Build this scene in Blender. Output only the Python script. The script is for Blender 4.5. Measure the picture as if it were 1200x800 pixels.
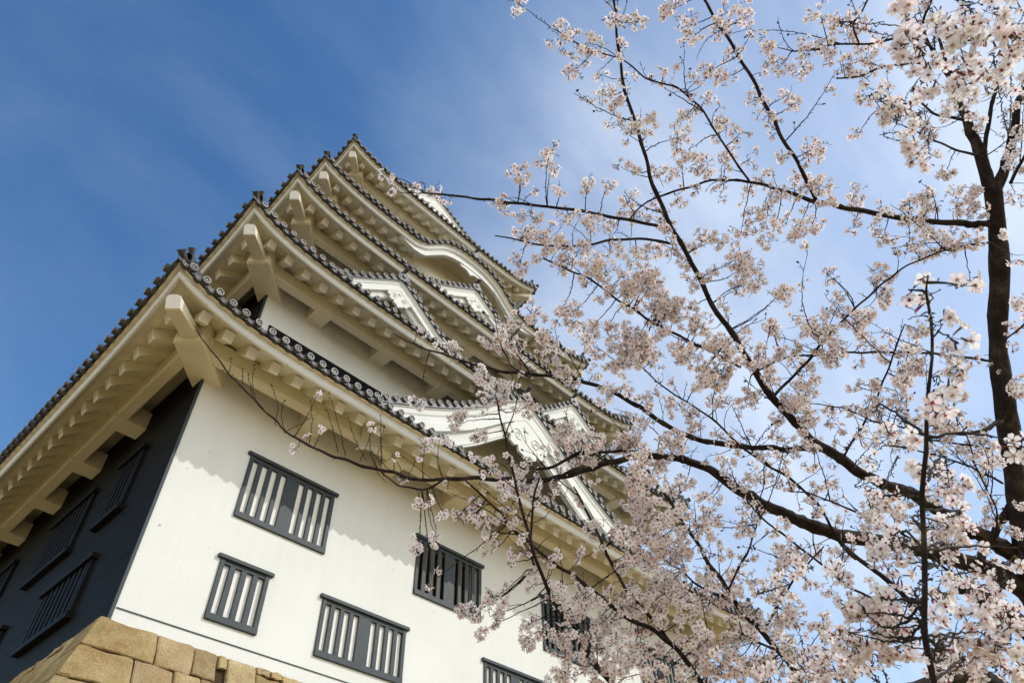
import bpy, math, random
import numpy as np
from mathutils import Vector, Matrix

# ------------------------------------------------------------------ camera, sky, sun, exposure
scene = bpy.context.scene
for o in list(bpy.data.objects):
    bpy.data.objects.remove(o)
C = scene.collection
R = math.radians

PITCH, ROLL, YAW, FPX = 0.79706545, -0.02863527, 0.83474276, 834.28
CAMZ = 1.6
def cam_axes():
    cy, sy, cp, sp = math.cos(YAW), math.sin(YAW), math.cos(PITCH), math.sin(PITCH)
    f = Vector((sy*cp, cy*cp, sp)); r = Vector((cy, -sy, 0)); u = r.cross(f)
    return math.cos(ROLL)*r+math.sin(ROLL)*u, -math.sin(ROLL)*r+math.cos(ROLL)*u, f
CR, CU, CF = cam_axes()
cam = bpy.data.cameras.new('camera'); camo = bpy.data.objects.new('camera', cam); C.objects.link(camo)
m = Matrix((CR, CU, -CF)).transposed().to_4x4(); m.translation = (0, 0, CAMZ)
camo.matrix_world = m
cam.sensor_width = 36; cam.lens = 36*FPX/1200
cam.clip_start = 0.05; cam.clip_end = 3000
cam.dof.use_dof = True; cam.dof.focus_distance = 6.5; cam.dof.aperture_fstop = 8.0
scene.camera = camo

SUN = Vector((0.9, -1.0, 1.13)).normalized()          # towards the sun
w = bpy.data.worlds.new('World'); scene.world = w; w.use_nodes = True
nt = w.node_tree; N = nt.nodes; L = nt.links
for n in list(N): N.remove(n)
out = N.new('ShaderNodeOutputWorld'); bg = N.new('ShaderNodeBackground'); L.new(bg.outputs[0], out.inputs[0])
sky = N.new('ShaderNodeTexSky'); sky.sky_type = 'NISHITA'; sky.sun_disc = False
sky.sun_elevation = math.asin(SUN.z); sky.sun_rotation = math.atan2(SUN.x, SUN.y)
sky.altitude = 0; sky.air_density = 1.0; sky.dust_density = 0.6; sky.ozone_density = 1.0
bg.inputs[1].default_value = 0.13
tc = N.new('ShaderNodeTexCoord')
mp = N.new('ShaderNodeMapping'); mp.inputs['Rotation'].default_value = (0.3, 0.5, 0.9); mp.inputs['Scale'].default_value = (1.0, 2.6, 1.6)
L.new(tc.outputs['Generated'], mp.inputs[0])
nz = N.new('ShaderNodeTexNoise'); nz.inputs['Scale'].default_value = 1.5; nz.inputs['Detail'].default_value = 7; nz.inputs['Roughness'].default_value = 0.55; nz.inputs['Distortion'].default_value = 0.5
L.new(mp.outputs[0], nz.inputs['Vector'])
# bank of thin high cloud, thickest in one part of the sky
dp = N.new('ShaderNodeVectorMath'); dp.operation = 'DOT_PRODUCT'
bank = (CF*1.0 + CR*0.55 + CU*-0.12).normalized()
L.new(tc.outputs['Generated'], dp.inputs[0]); dp.inputs[1].default_value = bank
mr = N.new('ShaderNodeMapRange'); mr.interpolation_type = 'SMOOTHSTEP'
mr.inputs['From Min'].default_value = 0.66; mr.inputs['From Max'].default_value = 1.0; mr.inputs['To Min'].default_value = 0.0; mr.inputs['To Max'].default_value = 1.0
L.new(dp.outputs['Value'], mr.inputs['Value'])
r2 = N.new('ShaderNodeMapRange'); r2.interpolation_type = 'SMOOTHSTEP'
r2.inputs['From Min'].default_value = 0.36; r2.inputs['From Max'].default_value = 0.72
L.new(nz.outputs[0], r2.inputs['Value'])
ma = N.new('ShaderNodeMath'); ma.operation = 'MULTIPLY_ADD'; L.new(r2.outputs[0], ma.inputs[0]); ma.inputs[1].default_value = 0.34; ma.inputs[2].default_value = 0.42
mb = N.new('ShaderNodeMath'); mb.operation = 'MULTIPLY'; L.new(ma.outputs[0], mb.inputs[0]); L.new(mr.outputs[0], mb.inputs[1])
# a faint wisp elsewhere
mc = N.new('ShaderNodeMath'); mc.operation = 'MULTIPLY_ADD'; L.new(r2.outputs[0], mc.inputs[0]); mc.inputs[1].default_value = 0.09; L.new(mb.outputs[0], mc.inputs[2])
mc.use_clamp = True
mx = N.new('ShaderNodeMix'); mx.data_type = 'RGBA'
L.new(mc.outputs[0], mx.inputs['Factor']); 
hs = N.new('ShaderNodeHueSaturation'); hs.inputs['Saturation'].default_value = 1.30; hs.inputs['Value'].default_value = 1.27
L.new(sky.outputs[0], hs.inputs['Color'])
L.new(hs.outputs[0], mx.inputs['A']); mx.inputs['B'].default_value = (6.0, 6.7, 7.7, 1)
# broken bright cloud added out of view behind the camera, to fill the shaded front
dq = N.new('ShaderNodeVectorMath'); dq.operation = 'DOT_PRODUCT'; L.new(tc.outputs['Generated'], dq.inputs[0]); dq.inputs[1].default_value = (-0.62, -0.75, -0.1)
m3 = N.new('ShaderNodeMapRange'); m3.interpolation_type = 'SMOOTHSTEP'; m3.inputs['From Min'].default_value = 0.0; m3.inputs['From Max'].default_value = 0.6; L.new(dq.outputs['Value'], m3.inputs['Value'])
m4 = N.new('ShaderNodeMath'); m4.operation = 'MULTIPLY_ADD'; L.new(r2.outputs[0], m4.inputs[0]); m4.inputs[1].default_value = 0.5; m4.inputs[2].default_value = 0.5
m5 = N.new('ShaderNodeMath'); m5.operation = 'MULTIPLY'; L.new(m3.outputs[0], m5.inputs[0]); L.new(m4.outputs[0], m5.inputs[1])
mx2 = N.new('ShaderNodeMix'); mx2.data_type = 'RGBA'; L.new(m5.outputs[0], mx2.inputs['Factor']); L.new(mx.outputs['Result'], mx2.inputs['A']); mx2.inputs['B'].default_value = (14.0, 13.9, 13.0, 1)
L.new(mx2.outputs['Result'], bg.inputs[0])

sl = bpy.data.lights.new('sun', 'SUN'); so = bpy.data.objects.new('sun', sl); C.objects.link(so)
sl.energy = 2.15; sl.angle = R(0.5); sl.color = (1.0, 0.965, 0.91)
so.rotation_euler = (-SUN).to_track_quat('-Z', 'Y').to_euler(); so.location = SUN*60
vs = scene.view_settings; scene.display_settings.display_device = 'sRGB'
vs.view_transform = 'Standard'; vs.look = 'None'; vs.gamma = 1; vs.exposure = 0.16; vs.use_curve_mapping = False
scene.render.engine = 'CYCLES'; scene.cycles.max_bounces = 8; scene.cycles.diffuse_bounces = 5

rng = random.Random(7)
nr = np.random.default_rng(7)

# ------------------------------------------------------------------ materials
def mat(name, col, rough=0.8, var=0.08, scale=3.0, bump=0.0, bscale=40, spec=0.3, trans=0.0, metal=0.0, col2=None, detail=6):
    m = bpy.data.materials.new(name); m.use_nodes = True
    n = m.node_tree.nodes; l = m.node_tree.links
    b = n['Principled BSDF']; b.inputs['Roughness'].default_value = rough
    b.inputs['Specular IOR Level'].default_value = spec; b.inputs['Metallic'].default_value = metal
    t = n.new('ShaderNodeTexCoord'); z = n.new('ShaderNodeTexNoise'); z.inputs['Scale'].default_value = scale; z.inputs['Detail'].default_value = detail
    z.inputs['Roughness'].default_value = 0.6
    l.new(t.outputs['Object'], z.inputs['Vector'])
    cr = n.new('ShaderNodeValToRGB'); l.new(z.outputs[0], cr.inputs[0])
    a = [max(0, c*(1-var)) for c in col]; c2 = col2 or [min(1, c*(1+var)) for c in col]
    cr.color_ramp.elements[0].position = 0.35; cr.color_ramp.elements[1].position = 0.65
    cr.color_ramp.elements[0].color = (*a, 1); cr.color_ramp.elements[1].color = (*c2, 1)
    l.new(cr.outputs[0], b.inputs['Base Color'])
    if bump:
        z2 = n.new('ShaderNodeTexNoise'); z2.inputs['Scale'].default_value = bscale; z2.inputs['Detail'].default_value = 8
        l.new(t.outputs['Object'], z2.inputs['Vector'])
        bp = n.new('ShaderNodeBump'); bp.inputs['Strength'].default_value = bump; bp.inputs['Distance'].default_value = 0.02
        l.new(z2.outputs[0], bp.inputs['Height']); l.new(bp.outputs[0], b.inputs['Normal'])
    if trans:
        tr = n.new('ShaderNodeBsdfTranslucent'); l.new(cr.outputs[0], tr.inputs[0])
        ms = n.new('ShaderNodeMixShader'); ms.inputs[0].default_value = trans
        o = n['Material Output']; l.new(b.outputs[0], ms.inputs[1]); l.new(tr.outputs[0], ms.inputs[2]); l.new(ms.outputs[0], o.inputs[0])
    return m

M = {}
M['plaster'] = mat('white_plaster', (0.70, 0.71, 0.68), 0.85, 0.035, 0.5, 0.2, 30, 0.2)
M['plaster_eave_shaded'] = mat('shaded_eave_plaster', (0.76, 0.71, 0.55), 0.75, 0.03, 1.2, 0.08, 30, 0.3)  # warm shade under the eaves put into the plaster colour
M['tile'] = mat('dark_roof_tile', (0.052, 0.052, 0.056), 0.45, 0.35, 5, 0.3, 60, 0.5)
M['tile_rim'] = mat('tile_rim', (0.27, 0.265, 0.25), 0.6, 0.5, 4, 0.2, 80, 0.4)
M['tile_face'] = mat('tile_face', (0.10, 0.10, 0.10), 0.6, 0.4, 9, 0.3, 80, 0.4)
M['frame'] = mat('window_paint', (0.030, 0.040, 0.046), 0.55, 0.18, 5, 0.15, 60, 0.4)
M['plaster_end_lit'] = mat('lit_rafter_end_plaster', (0.86, 0.85, 0.82), 0.8, 0.03, 3)  # same plaster painted whiter, for the light on the beam ends
M['shutter'] = mat('white_shutter', (0.80, 0.79, 0.75), 0.8, 0.03, 3)
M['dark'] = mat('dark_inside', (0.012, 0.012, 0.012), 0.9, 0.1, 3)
M['lattice'] = mat('brown_lattice', (0.30, 0.24, 0.14), 0.8, 0.2, 8)
M['black_frame'] = mat('black_window_paint', (0.006, 0.006, 0.008), 0.6, 0.2, 6, 0, 40, 0.12)

def weather(m, amt):                                 # faint vertical rain marks and small specks in the plaster's own colour
    n = m.node_tree.nodes; l = m.node_tree.links; b = n['Principled BSDF']; src = b.inputs['Base Color'].links[0].from_socket
    t = n.new('ShaderNodeTexCoord'); mp = n.new('ShaderNodeMapping'); mp.inputs['Scale'].default_value = (3.2, 3.2, .22); l.new(t.outputs['Object'], mp.inputs[0])
    z = n.new('ShaderNodeTexNoise'); z.inputs['Scale'].default_value = 1.6; z.inputs['Detail'].default_value = 8; z.inputs['Roughness'].default_value = .6; l.new(mp.outputs[0], z.inputs[0])
    a = n.new('ShaderNodeMapRange'); a.inputs['From Min'].default_value = .42; a.inputs['From Max'].default_value = .72; a.inputs['To Min'].default_value = 1; a.inputs['To Max'].default_value = 1-amt; l.new(z.outputs[0], a.inputs[0])
    z2 = n.new('ShaderNodeTexNoise'); z2.inputs['Scale'].default_value = 7; z2.inputs['Detail'].default_value = 2; l.new(t.outputs['Object'], z2.inputs[0])
    a2 = n.new('ShaderNodeMapRange'); a2.inputs['From Min'].default_value = .735; a2.inputs['From Max'].default_value = .76; a2.inputs['To Min'].default_value = 1; a2.inputs['To Max'].default_value = .6; l.new(z2.outputs[0], a2.inputs[0])
    mm = n.new('ShaderNodeMath'); mm.operation = 'MULTIPLY'; l.new(a.outputs[0], mm.inputs[0]); l.new(a2.outputs[0], mm.inputs[1])
    v = n.new('ShaderNodeVectorMath'); v.operation = 'SCALE'; l.new(src, v.inputs[0]); l.new(mm.outputs[0], v.inputs['Scale']); l.new(v.outputs[0], b.inputs['Base Color'])
weather(M['plaster'], .03); weather(M['plaster_eave_shaded'], .05)

# black iron cladding: narrow upright plates with nail rows
def cladding():
    m = bpy.data.materials.new('black_iron_plates'); m.use_nodes = True
    n = m.node_tree.nodes; l = m.node_tree.links; b = n['Principled BSDF']
    t = n.new('ShaderNodeTexCoord')
    mp = n.new('ShaderNodeMapping'); mp.inputs['Rotation'].default_value = (R(90), 0, R(90)); l.new(t.outputs['Object'], mp.inputs[0])
    sp = n.new('ShaderNodeSeparateXYZ'); l.new(t.outputs['Object'], sp.inputs[0])
    cb = n.new('ShaderNodeCombineXYZ'); l.new(sp.outputs['Z'], cb.inputs[0])
    ad = n.new('ShaderNodeMath'); ad.operation = 'ADD'; l.new(sp.outputs['Y'], ad.inputs[0]); l.new(sp.outputs['X'], ad.inputs[1]); l.new(ad.outputs[0], cb.inputs[1])
    br = n.new('ShaderNodeTexBrick'); l.new(cb.outputs[0], br.inputs['Vector'])
    br.inputs['Scale'].default_value = 1.0; br.inputs['Brick Width'].default_value = 1.25; br.inputs['Row Height'].default_value = 0.085
    br.inputs['Mortar Size'].default_value = 0.022; br.inputs['Mortar Smooth'].default_value = 0.3; br.offset = 0.0
    br.inputs['Color1'].default_value = (0.015, 0.0135, 0.0105, 1); br.inputs['Color2'].default_value = (0.019, 0.017, 0.0135, 1); br.inputs['Mortar'].default_value = (0.001, 0.001, 0.001, 1)
    l.new(br.outputs['Color'], b.inputs['Base Color']); b.inputs['Roughness'].default_value = 0.6; b.inputs['Specular IOR Level'].default_value = 0.08
    bp = n.new('ShaderNodeBump'); bp.inputs['Strength'].default_value = 0.8; bp.inputs['Distance'].default_value = 0.012; bp.invert = True
    l.new(br.outputs['Fac'], bp.inputs['Height']); l.new(bp.outputs[0], b.inputs['Normal'])
    return m
M['clad'] = cladding()

def stone_mat():
    m = bpy.data.materials.new('granite_blocks'); m.use_nodes = True
    n = m.node_tree.nodes; l = m.node_tree.links; b = n['Principled BSDF']; b.inputs['Roughness'].default_value = 0.9
    b.inputs['Specular IOR Level'].default_value = 0.15
    t = n.new('ShaderNodeTexCoord')
    at = n.new('ShaderNodeAttribute'); at.attribute_name = 'tone'
    z = n.new('ShaderNodeTexNoise'); z.inputs['Scale'].default_value = 2.2; z.inputs['Detail'].default_value = 9; z.inputs['Roughness'].default_value = 0.65
    l.new(t.outputs['Object'], z.inputs[0])
    cr = n.new('ShaderNodeValToRGB'); cr.color_ramp.elements[0].position = .3; cr.color_ramp.elements[1].position = .7
    cr.color_ramp.elements[0].color = (0.34, 0.22, 0.10, 1); cr.color_ramp.elements[1].color = (0.54, 0.43, 0.25, 1)
    e = cr.color_ramp.elements.new(.52); e.color = (0.46, 0.345, 0.185, 1)
    l.new(z.outputs[0], cr.inputs[0])
    g = n.new('ShaderNodeTexNoise'); g.inputs['Scale'].default_value = 60; g.inputs['Detail'].default_value = 4; l.new(t.outputs['Object'], g.inputs[0])
    gr = n.new('ShaderNodeMapRange'); gr.inputs['From Min'].default_value = .3; gr.inputs['From Max'].default_value = .6; gr.inputs['To Min'].default_value = .62; gr.inputs['To Max'].default_value = 1.05; l.new(g.outputs[0], gr.inputs[0])
    mu = n.new('ShaderNodeVectorMath'); mu.operation = 'SCALE'; l.new(cr.outputs[0], mu.inputs[0]); l.new(gr.outputs[0], mu.inputs['Scale'])
    mu2 = n.new('ShaderNodeVectorMath'); mu2.operation = 'MULTIPLY'; l.new(mu.outputs[0], mu2.inputs[0]); l.new(at.outputs['Color'], mu2.inputs[1])
    l.new(mu2.outputs[0], b.inputs['Base Color'])
    z2 = n.new('ShaderNodeTexNoise'); z2.inputs['Scale'].default_value = 14; z2.inputs['Detail'].default_value = 10; z2.inputs['Roughness'].default_value = .7; l.new(t.outputs['Object'], z2.inputs[0])
    bp = n.new('ShaderNodeBump'); bp.inputs['Strength'].default_value = 1.0; bp.inputs['Distance'].default_value = .06; l.new(z2.outputs[0], bp.inputs['Height']); l.new(bp.outputs[0], b.inputs['Normal'])
    return m
M['stone'] = stone_mat()

# ------------------------------------------------------------------ mesh helpers (castle units: 1 unit = 1.2 m, measured from the eye point)
S = 1.2
def W3(p): return (p[0]*S, p[1]*S, p[2]*S+CAMZ)
ORG = Vector(W3((3.055, 10.0, 4.18)))
class MB:
    def __init__(s): s.v = []; s.f = []; s.mi = []; s.cur = 0; s.sm = []; s.smooth = False
    def add(s, vs, fs):
        b = len(s.v); s.v += [tuple(p) for p in vs]
        for f in fs: s.f.append([b+i for i in f]); s.mi.append(s.cur); s.sm.append(s.smooth)
    def quad(s, a, b, c, d): s.add([a, b, c, d], [(0, 1, 2, 3)])
    def box(s, x0, x1, y0, y1, z0, z1):
        s.add([(x0,y0,z0),(x1,y0,z0),(x1,y1,z0),(x0,y1,z0),(x0,y0,z1),(x1,y0,z1),(x1,y1,z1),(x0,y1,z1)],
              [(3,2,1,0),(4,5,6,7),(0,1,5,4),(1,2,6,5),(2,3,7,6),(3,0,4,7)])
    def bbox(s, x0, x1, y0, y1, z0, z1, b=0.01):     # box with chamfered edges
        P = []; 
        for (ax) in range(3): pass
        xs, ys, zs = (x0, x1), (y0, y1), (z0, z1)
        idx = {}
        for i in (0, 1):
            for j in (0, 1):
                for k in (0, 1):
                    c = (xs[i], ys[j], zs[k]); sx, sy, sz = (b, -b)[i], (b, -b)[j], (b, -b)[k]
                    idx[i,j,k,0] = len(P); P.append((c[0], c[1]+sy, c[2]+sz))
                    idx[i,j,k,1] = len(P); P.append((c[0]+sx, c[1], c[2]+sz))
                    idx[i,j,k,2] = len(P); P.append((c[0]+sx, c[1]+sy, c[2]))
        F = []
        g = lambda i,j,k,a: idx[i,j,k,a]
        for i in (0,1):
            q = [g(i,0,0,0), g(i,1,0,0), g(i,1,1,0), g(i,0,1,0)]; F.append(q if i else q[::-1])
            q = [g(0,i,0,1), g(1,i,0,1), g(1,i,1,1), g(0,i,1,1)]; F.append(q[::-1] if i else q)
            q = [g(0,0,i,2), g(1,0,i,2), g(1,1,i,2), g(0,1,i,2)]; F.append(q if i else q[::-1])
        for j in (0,1):
            for k in (0,1):
                F.append([g(0,j,k,1), g(1,j,k,1), g(1,j,k,2), g(0,j,k,2)])
                F.append([g(j,0,k,0), g(j,1,k,0), g(j,1,k,2), g(j,0,k,2)])
                F.append([g(j,k,0,0), g(j,k,1,0), g(j,k,1,1), g(j,k,0,1)])
        for i in (0,1):
            for j in (0,1):
                for k in (0,1): F.append([g(i,j,k,0), g(i,j,k,1), g(i,j,k,2)])
        s.add(P, F)
    def prism(s, poly, fn, d0, d1):                 # poly in 2D extruded between d0 and d1 through fn(u,v,d)
        n = len(poly); a = [fn(u, v, d0) for u, v in poly]; b = [fn(u, v, d1) for u, v in poly]
        s.add(a+b, [tuple(range(n)), tuple(range(2*n-1, n-1, -1))]+[(i, (i+1) % n, n+(i+1) % n, n+i) for i in range(n)])
    def grid(s, rows):                              # rows of points
        n = len(rows[0]); b = []
        for r in rows: b += r
        s.add(b, [(i*n+j, i*n+j+1, (i+1)*n+j+1, (i+1)*n+j) for i in range(len(rows)-1) for j in range(n-1)])
    def tube(s, pts, rad, seg=10, cap=True):
        pts = [Vector(p) for p in pts]; rings = []
        rr = rad if isinstance(rad, (list, tuple)) else [rad]*len(pts)
        for i, p in enumerate(pts):
            t = (pts[min(i+1, len(pts)-1)]-pts[max(i-1, 0)]).normalized()
            a = t.cross(Vector((0, 0, 1))); 
            if a.length < 1e-3: a = t.cross(Vector((1, 0, 0)))
            a.normalize(); c = a.cross(t)
            rings.append([tuple(p+(a*math.cos(2*math.pi*k/seg)+c*math.sin(2*math.pi*k/seg))*rr[i]) for k in range(seg)])
        v = [q for r in rings for q in r]; f = []
        for i in range(len(rings)-1):
            for k in range(seg): f.append((i*seg+k, i*seg+(k+1) % seg, (i+1)*seg+(k+1) % seg, (i+1)*seg+k))
        if cap: f.append(tuple(range(seg))[::-1]); f.append(tuple((len(rings)-1)*seg+k for k in range(seg)))
        s.add(v, f)
    def build(s, name, mats, parent=None, org=None, conv=W3, label=None):
        org = ORG if org is None else org
        me = bpy.data.meshes.new(name)
        v = [Vector(conv(p))-org for p in s.v]
        me.from_pydata(v, [], s.f)
        if not isinstance(mats, (list, tuple)): mats = [mats]
        for m_ in mats: me.materials.append(m_)
        me.polygons.foreach_set('material_index', s.mi); me.polygons.foreach_set('use_smooth', s.sm)
        me.update()
        o = bpy.data.objects.new(name, me); C.objects.link(o)
        if parent is None: o.location = org
        else: o.parent = parent
        if label: o['label'] = label
        return o
def empty(name, loc):
    o = bpy.data.objects.new(name, None); C.objects.link(o); o.location = loc; o.empty_display_size = .3; return o
def tag(o, label, cat, group=None):
    o['label'] = label; o['category'] = cat
    if group: o['group'] = group
    return o

# ------------------------------------------------------------------ ground
g = MB(); g.quad((-900,-900,0),(900,-900,0),(900,900,0),(-900,900,0))
gm = mat('sandy_ground', (0.31, 0.22, 0.10), 0.95, 0.2, 0.6, 0.5, 30, 0.1)
go = g.build('ground', gm, org=Vector((0,0,0)), conv=lambda p: p); go['kind'] = 'structure'

# ------------------------------------------------------------------ the keep
CX, CY = 10.67, 16.65
keep = empty('castle_keep', ORG)
tag(keep, 'white castle keep with five curved grey tile roofs and one black iron side', 'castle')

# tiers: tip x, eave height, tip lift, wall top/bottom
TIP = [1.54, 2.47, 3.43, 4.36, 5.66]
ZE = [8.67, 12.38, 15.775, 18.905, 23.36]
LIFT = [.54, .60, .60, .50, .55]
DY = 6.945
OV = 1.48
WX = [3.055, 3.95, 4.91, 5.84, 7.14]
NR = [2.36, 2.38, 2.34, 2.72, 2.7]                   # how far each roof runs in
SL = 0.62

def rect(o, k):                                      # x0,x1,y0,y1 of tier k at inset o from the eave tips
    t = TIP[k]+o
    return t, 2*CX-t, t+DY, 2*CY-t-DY

def bump(x):
    d = abs(x-CX)
    return float(np.interp(d, [0, .5, .9, 1.25, 1.65, 2.05, 2.5, 3.0], [1.32, 1.29, 1.18, 1.0, .62, .22, .02, 0]))
def zroof(k, side, a, o):                            # height at position a along the side, inset o
    x0, x1, y0, y1 = rect(o, k)
    lo, hi = (x0, x1) if side in (0, 2) else (y0, y1)
    d = max(0, min(a-lo, hi-a))
    z = ZE[k]+SL*o+LIFT[k]*math.exp(-d/.92)*max(0, 1-o/1.7)
    if k == 3 and side == 0: z = max(z, ZE[k]+bump(a)+0.0*o)
    return z
def pt(k, side, a, o, z):                            # side 0 front(-y) 1 left(-x) 2 back 3 right
    x0, x1, y0, y1 = rect(o, k)
    return [(a, y0, z), (x0, a, z), (a, y1, z), (x1, a, z)][side]
def span(k, side, o):
    x0, x1, y0, y1 = rect(o, k)
    return (x0, x1) if side in (0, 2) else (y0, y1)
def outv(side): return [(0,-1),(-1,0),(0,1),(1,0)][side]
def along(side): return [(1,0),(0,1),(1,0),(0,1)][side]
def samples(lo, hi, n): # denser near the ends
    return [lo+(hi-lo)*(0.5-0.5*math.cos(math.pi*i/n))*0.55+(hi-lo)*(i/n)*0.45 for i in range(n+1)]

TS = 0.257
def disc(mb, c, ou, al, r=.070):
    c = Vector(c)+Vector((rng.gauss(0, .003), rng.gauss(0, .003), rng.gauss(0, .005))); r *= rng.uniform(.95, 1.05)
    """round eave tile end: rim ring, sunk face, raised boss; c centre, ou outward vector, al sideways vector"""
    up = Vector((0, 0, 1)); ou = Vector(ou); al = Vector(al); c = Vector(c); n = 14
    def ring(rad, d): return [tuple(c+al*(rad*math.cos(2*math.pi*i/n))+up*(rad*math.sin(2*math.pi*i/n))+ou*d) for i in range(n)]
    R0, R1, R2, R3, R4, R5, R6 = ring(r, -.06), ring(r, .022), ring(r*.74, .022), ring(r*.70, .006), ring(r*.36, .006), ring(r*.30, .016), ring(r*.12, .016)
    def band(a, b, mi):
        mb.cur = mi; mb.add(a+b, [(i, (i+1) % n, n+(i+1) % n, n+i) for i in range(n)])
    band(ring(r, -.09), R1, 0); band(R1, R2, 1); band(R2, R3, 1); band(R3, R4, 2); band(R4, R5, 1); band(R5, R6, 1)
    mb.cur = 2; mb.add(R6, [tuple(range(n))]); mb.cur = 0

def roof_mesh(k):
    mb = MB()
    for side in range(4):
        lo, hi = span(k, side, 0)
        # field under the ribs
        n = 44 if k != 3 else 90
        oo = [0, .25, .6, 1.0, 1.5, NR[k]]
        rows = []
        for o in oo:
            a0, a1 = span(k, side, o); rows.append([pt(k, side, a, o, zroof(k, side, a, o)-.035) for a in samples(a0, a1, n)])
        mb.grid(rows)
        def eline(o, dz):
            a0, a1 = span(k, side, o); return [pt(k, side, a, o, zroof(k, side, a, max(o, 0))+dz) for a in samples(a0, a1, n)]
        mb.grid([rows[0], eline(0, -.098), eline(.055, -.112), eline(.24, -.10)])    # dark edge thickness and underside
        # ribs, discs, hanging edge tiles
        cnt = int(round((hi-lo)/TS)); st = (hi-lo)/cnt
        for j in range(cnt+1):
            a = lo+j*st
            om = min(NR[k], a-lo, hi-a)
            ou = Vector((*outv(side), 0)); al = Vector((*along(side), 0))
            if om > .12:
                ns = max(2, int(om/.45)+1); r = .068; rows = []
                for q in range(ns+1):
                    o = om*q/ns; c = Vector(pt(k, side, a, o, zroof(k, side, a, o)-.03))
                    rows.append([tuple(c+al*(r*math.cos(t))+Vector((0,0,1))*(r*1.05*math.sin(t))) for t in [math.pi*i/6 for i in range(7)]])
                mb.smooth = True; mb.grid(rows); mb.smooth = False
            if 0 < j < cnt: disc(mb, pt(k, side, a, -.05, zroof(k, side, a, 0)-.02), ou, al)
            if j < cnt:                              # hanging flat tile with a pale lower rim
                pts = []
                for q in range(7):
                    u = q/6; aa = a+st*(.27+.46*u); z = zroof(k, side, aa, 0)-.055-.022*math.sin(math.pi*u)
                    pts.append((aa, z))
                L3 = lambda o, dz: [pt(k, side, p[0], o, p[1]+dz) for p in pts]
                mb.cur = 1; mb.grid([L3(-.02, .03), L3(-.02, .014)]); mb.cur = 0; mb.grid([L3(-.014, .014), L3(-.014, -.018)]); mb.cur = 1; mb.grid([L3(-.02, -.018), L3(-.02, -.036)]); mb.cur = 0; mb.grid([L3(-.02, -.036), L3(.05, -.06)])
    return mb

def soffit_mesh(k):
    mb = MB()
    for side in range(4):
        n = 60 if k != 3 else 96
        def line(o, dz, follow=True):
            a0, a1 = span(k, side, o); r = []
            A0, A1 = span(k, side, 0)
            for a in samples(a0, a1, n):
                zz = ZE[k]+LIFT[k]*math.exp(-min(a-a0, a1-a)/.92)*max(0, 1-max(0, o-.2)/1.1)
                if k == 3 and side == 0 and o < 1.05: zz = max(zz, ZE[k]+bump(a))
                r.append(pt(k, side, a, o, zz+dz))
            return r
        mb.smooth = True
        mb.grid([line(.05, -.112), line(.125, -.13)]); mb.cur = 1; mb.grid([line(.125, -.13), line(.125, -.17), line(.13, -.235), line(.145, -.27), line(.165, -.29), line(.19, -.29), line(.21, -.275), line(.225, -.24), line(.23, -.13)]); mb.cur = 0
        mb.smooth = False
        if k == 3 and side == 0:
            def l2(o, dz): return [pt(k, side, a, o, ZE[k]+LIFT[k]*math.exp(-min(a-span(k, side, o)[0], span(k, side, o)[1]-a)/.92)*max(0, 1-max(0, o-.2)/1.1)+dz) for a in samples(*span(k, side, o), n)]
            def l3(o, dz): return [(p[0], p[1], max(p[2], ZE[k]+bump(p[0])-.11)) for p in l2(o, dz)]
            mb.grid([line(.23, -.135), l3(.4, -.125), l3(.9, .14), l3(1.0, .19)])
            mb.grid([l3(1.0, .19), l2(1.0, .188)]); mb.grid([l2(1.0, .188), l2(OV+.1, .5)])
        else:
            mb.grid([line(.23, -.135), line(.4, -.125), line(.9, .14), line(OV+.1, .5)])
    return mb

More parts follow.
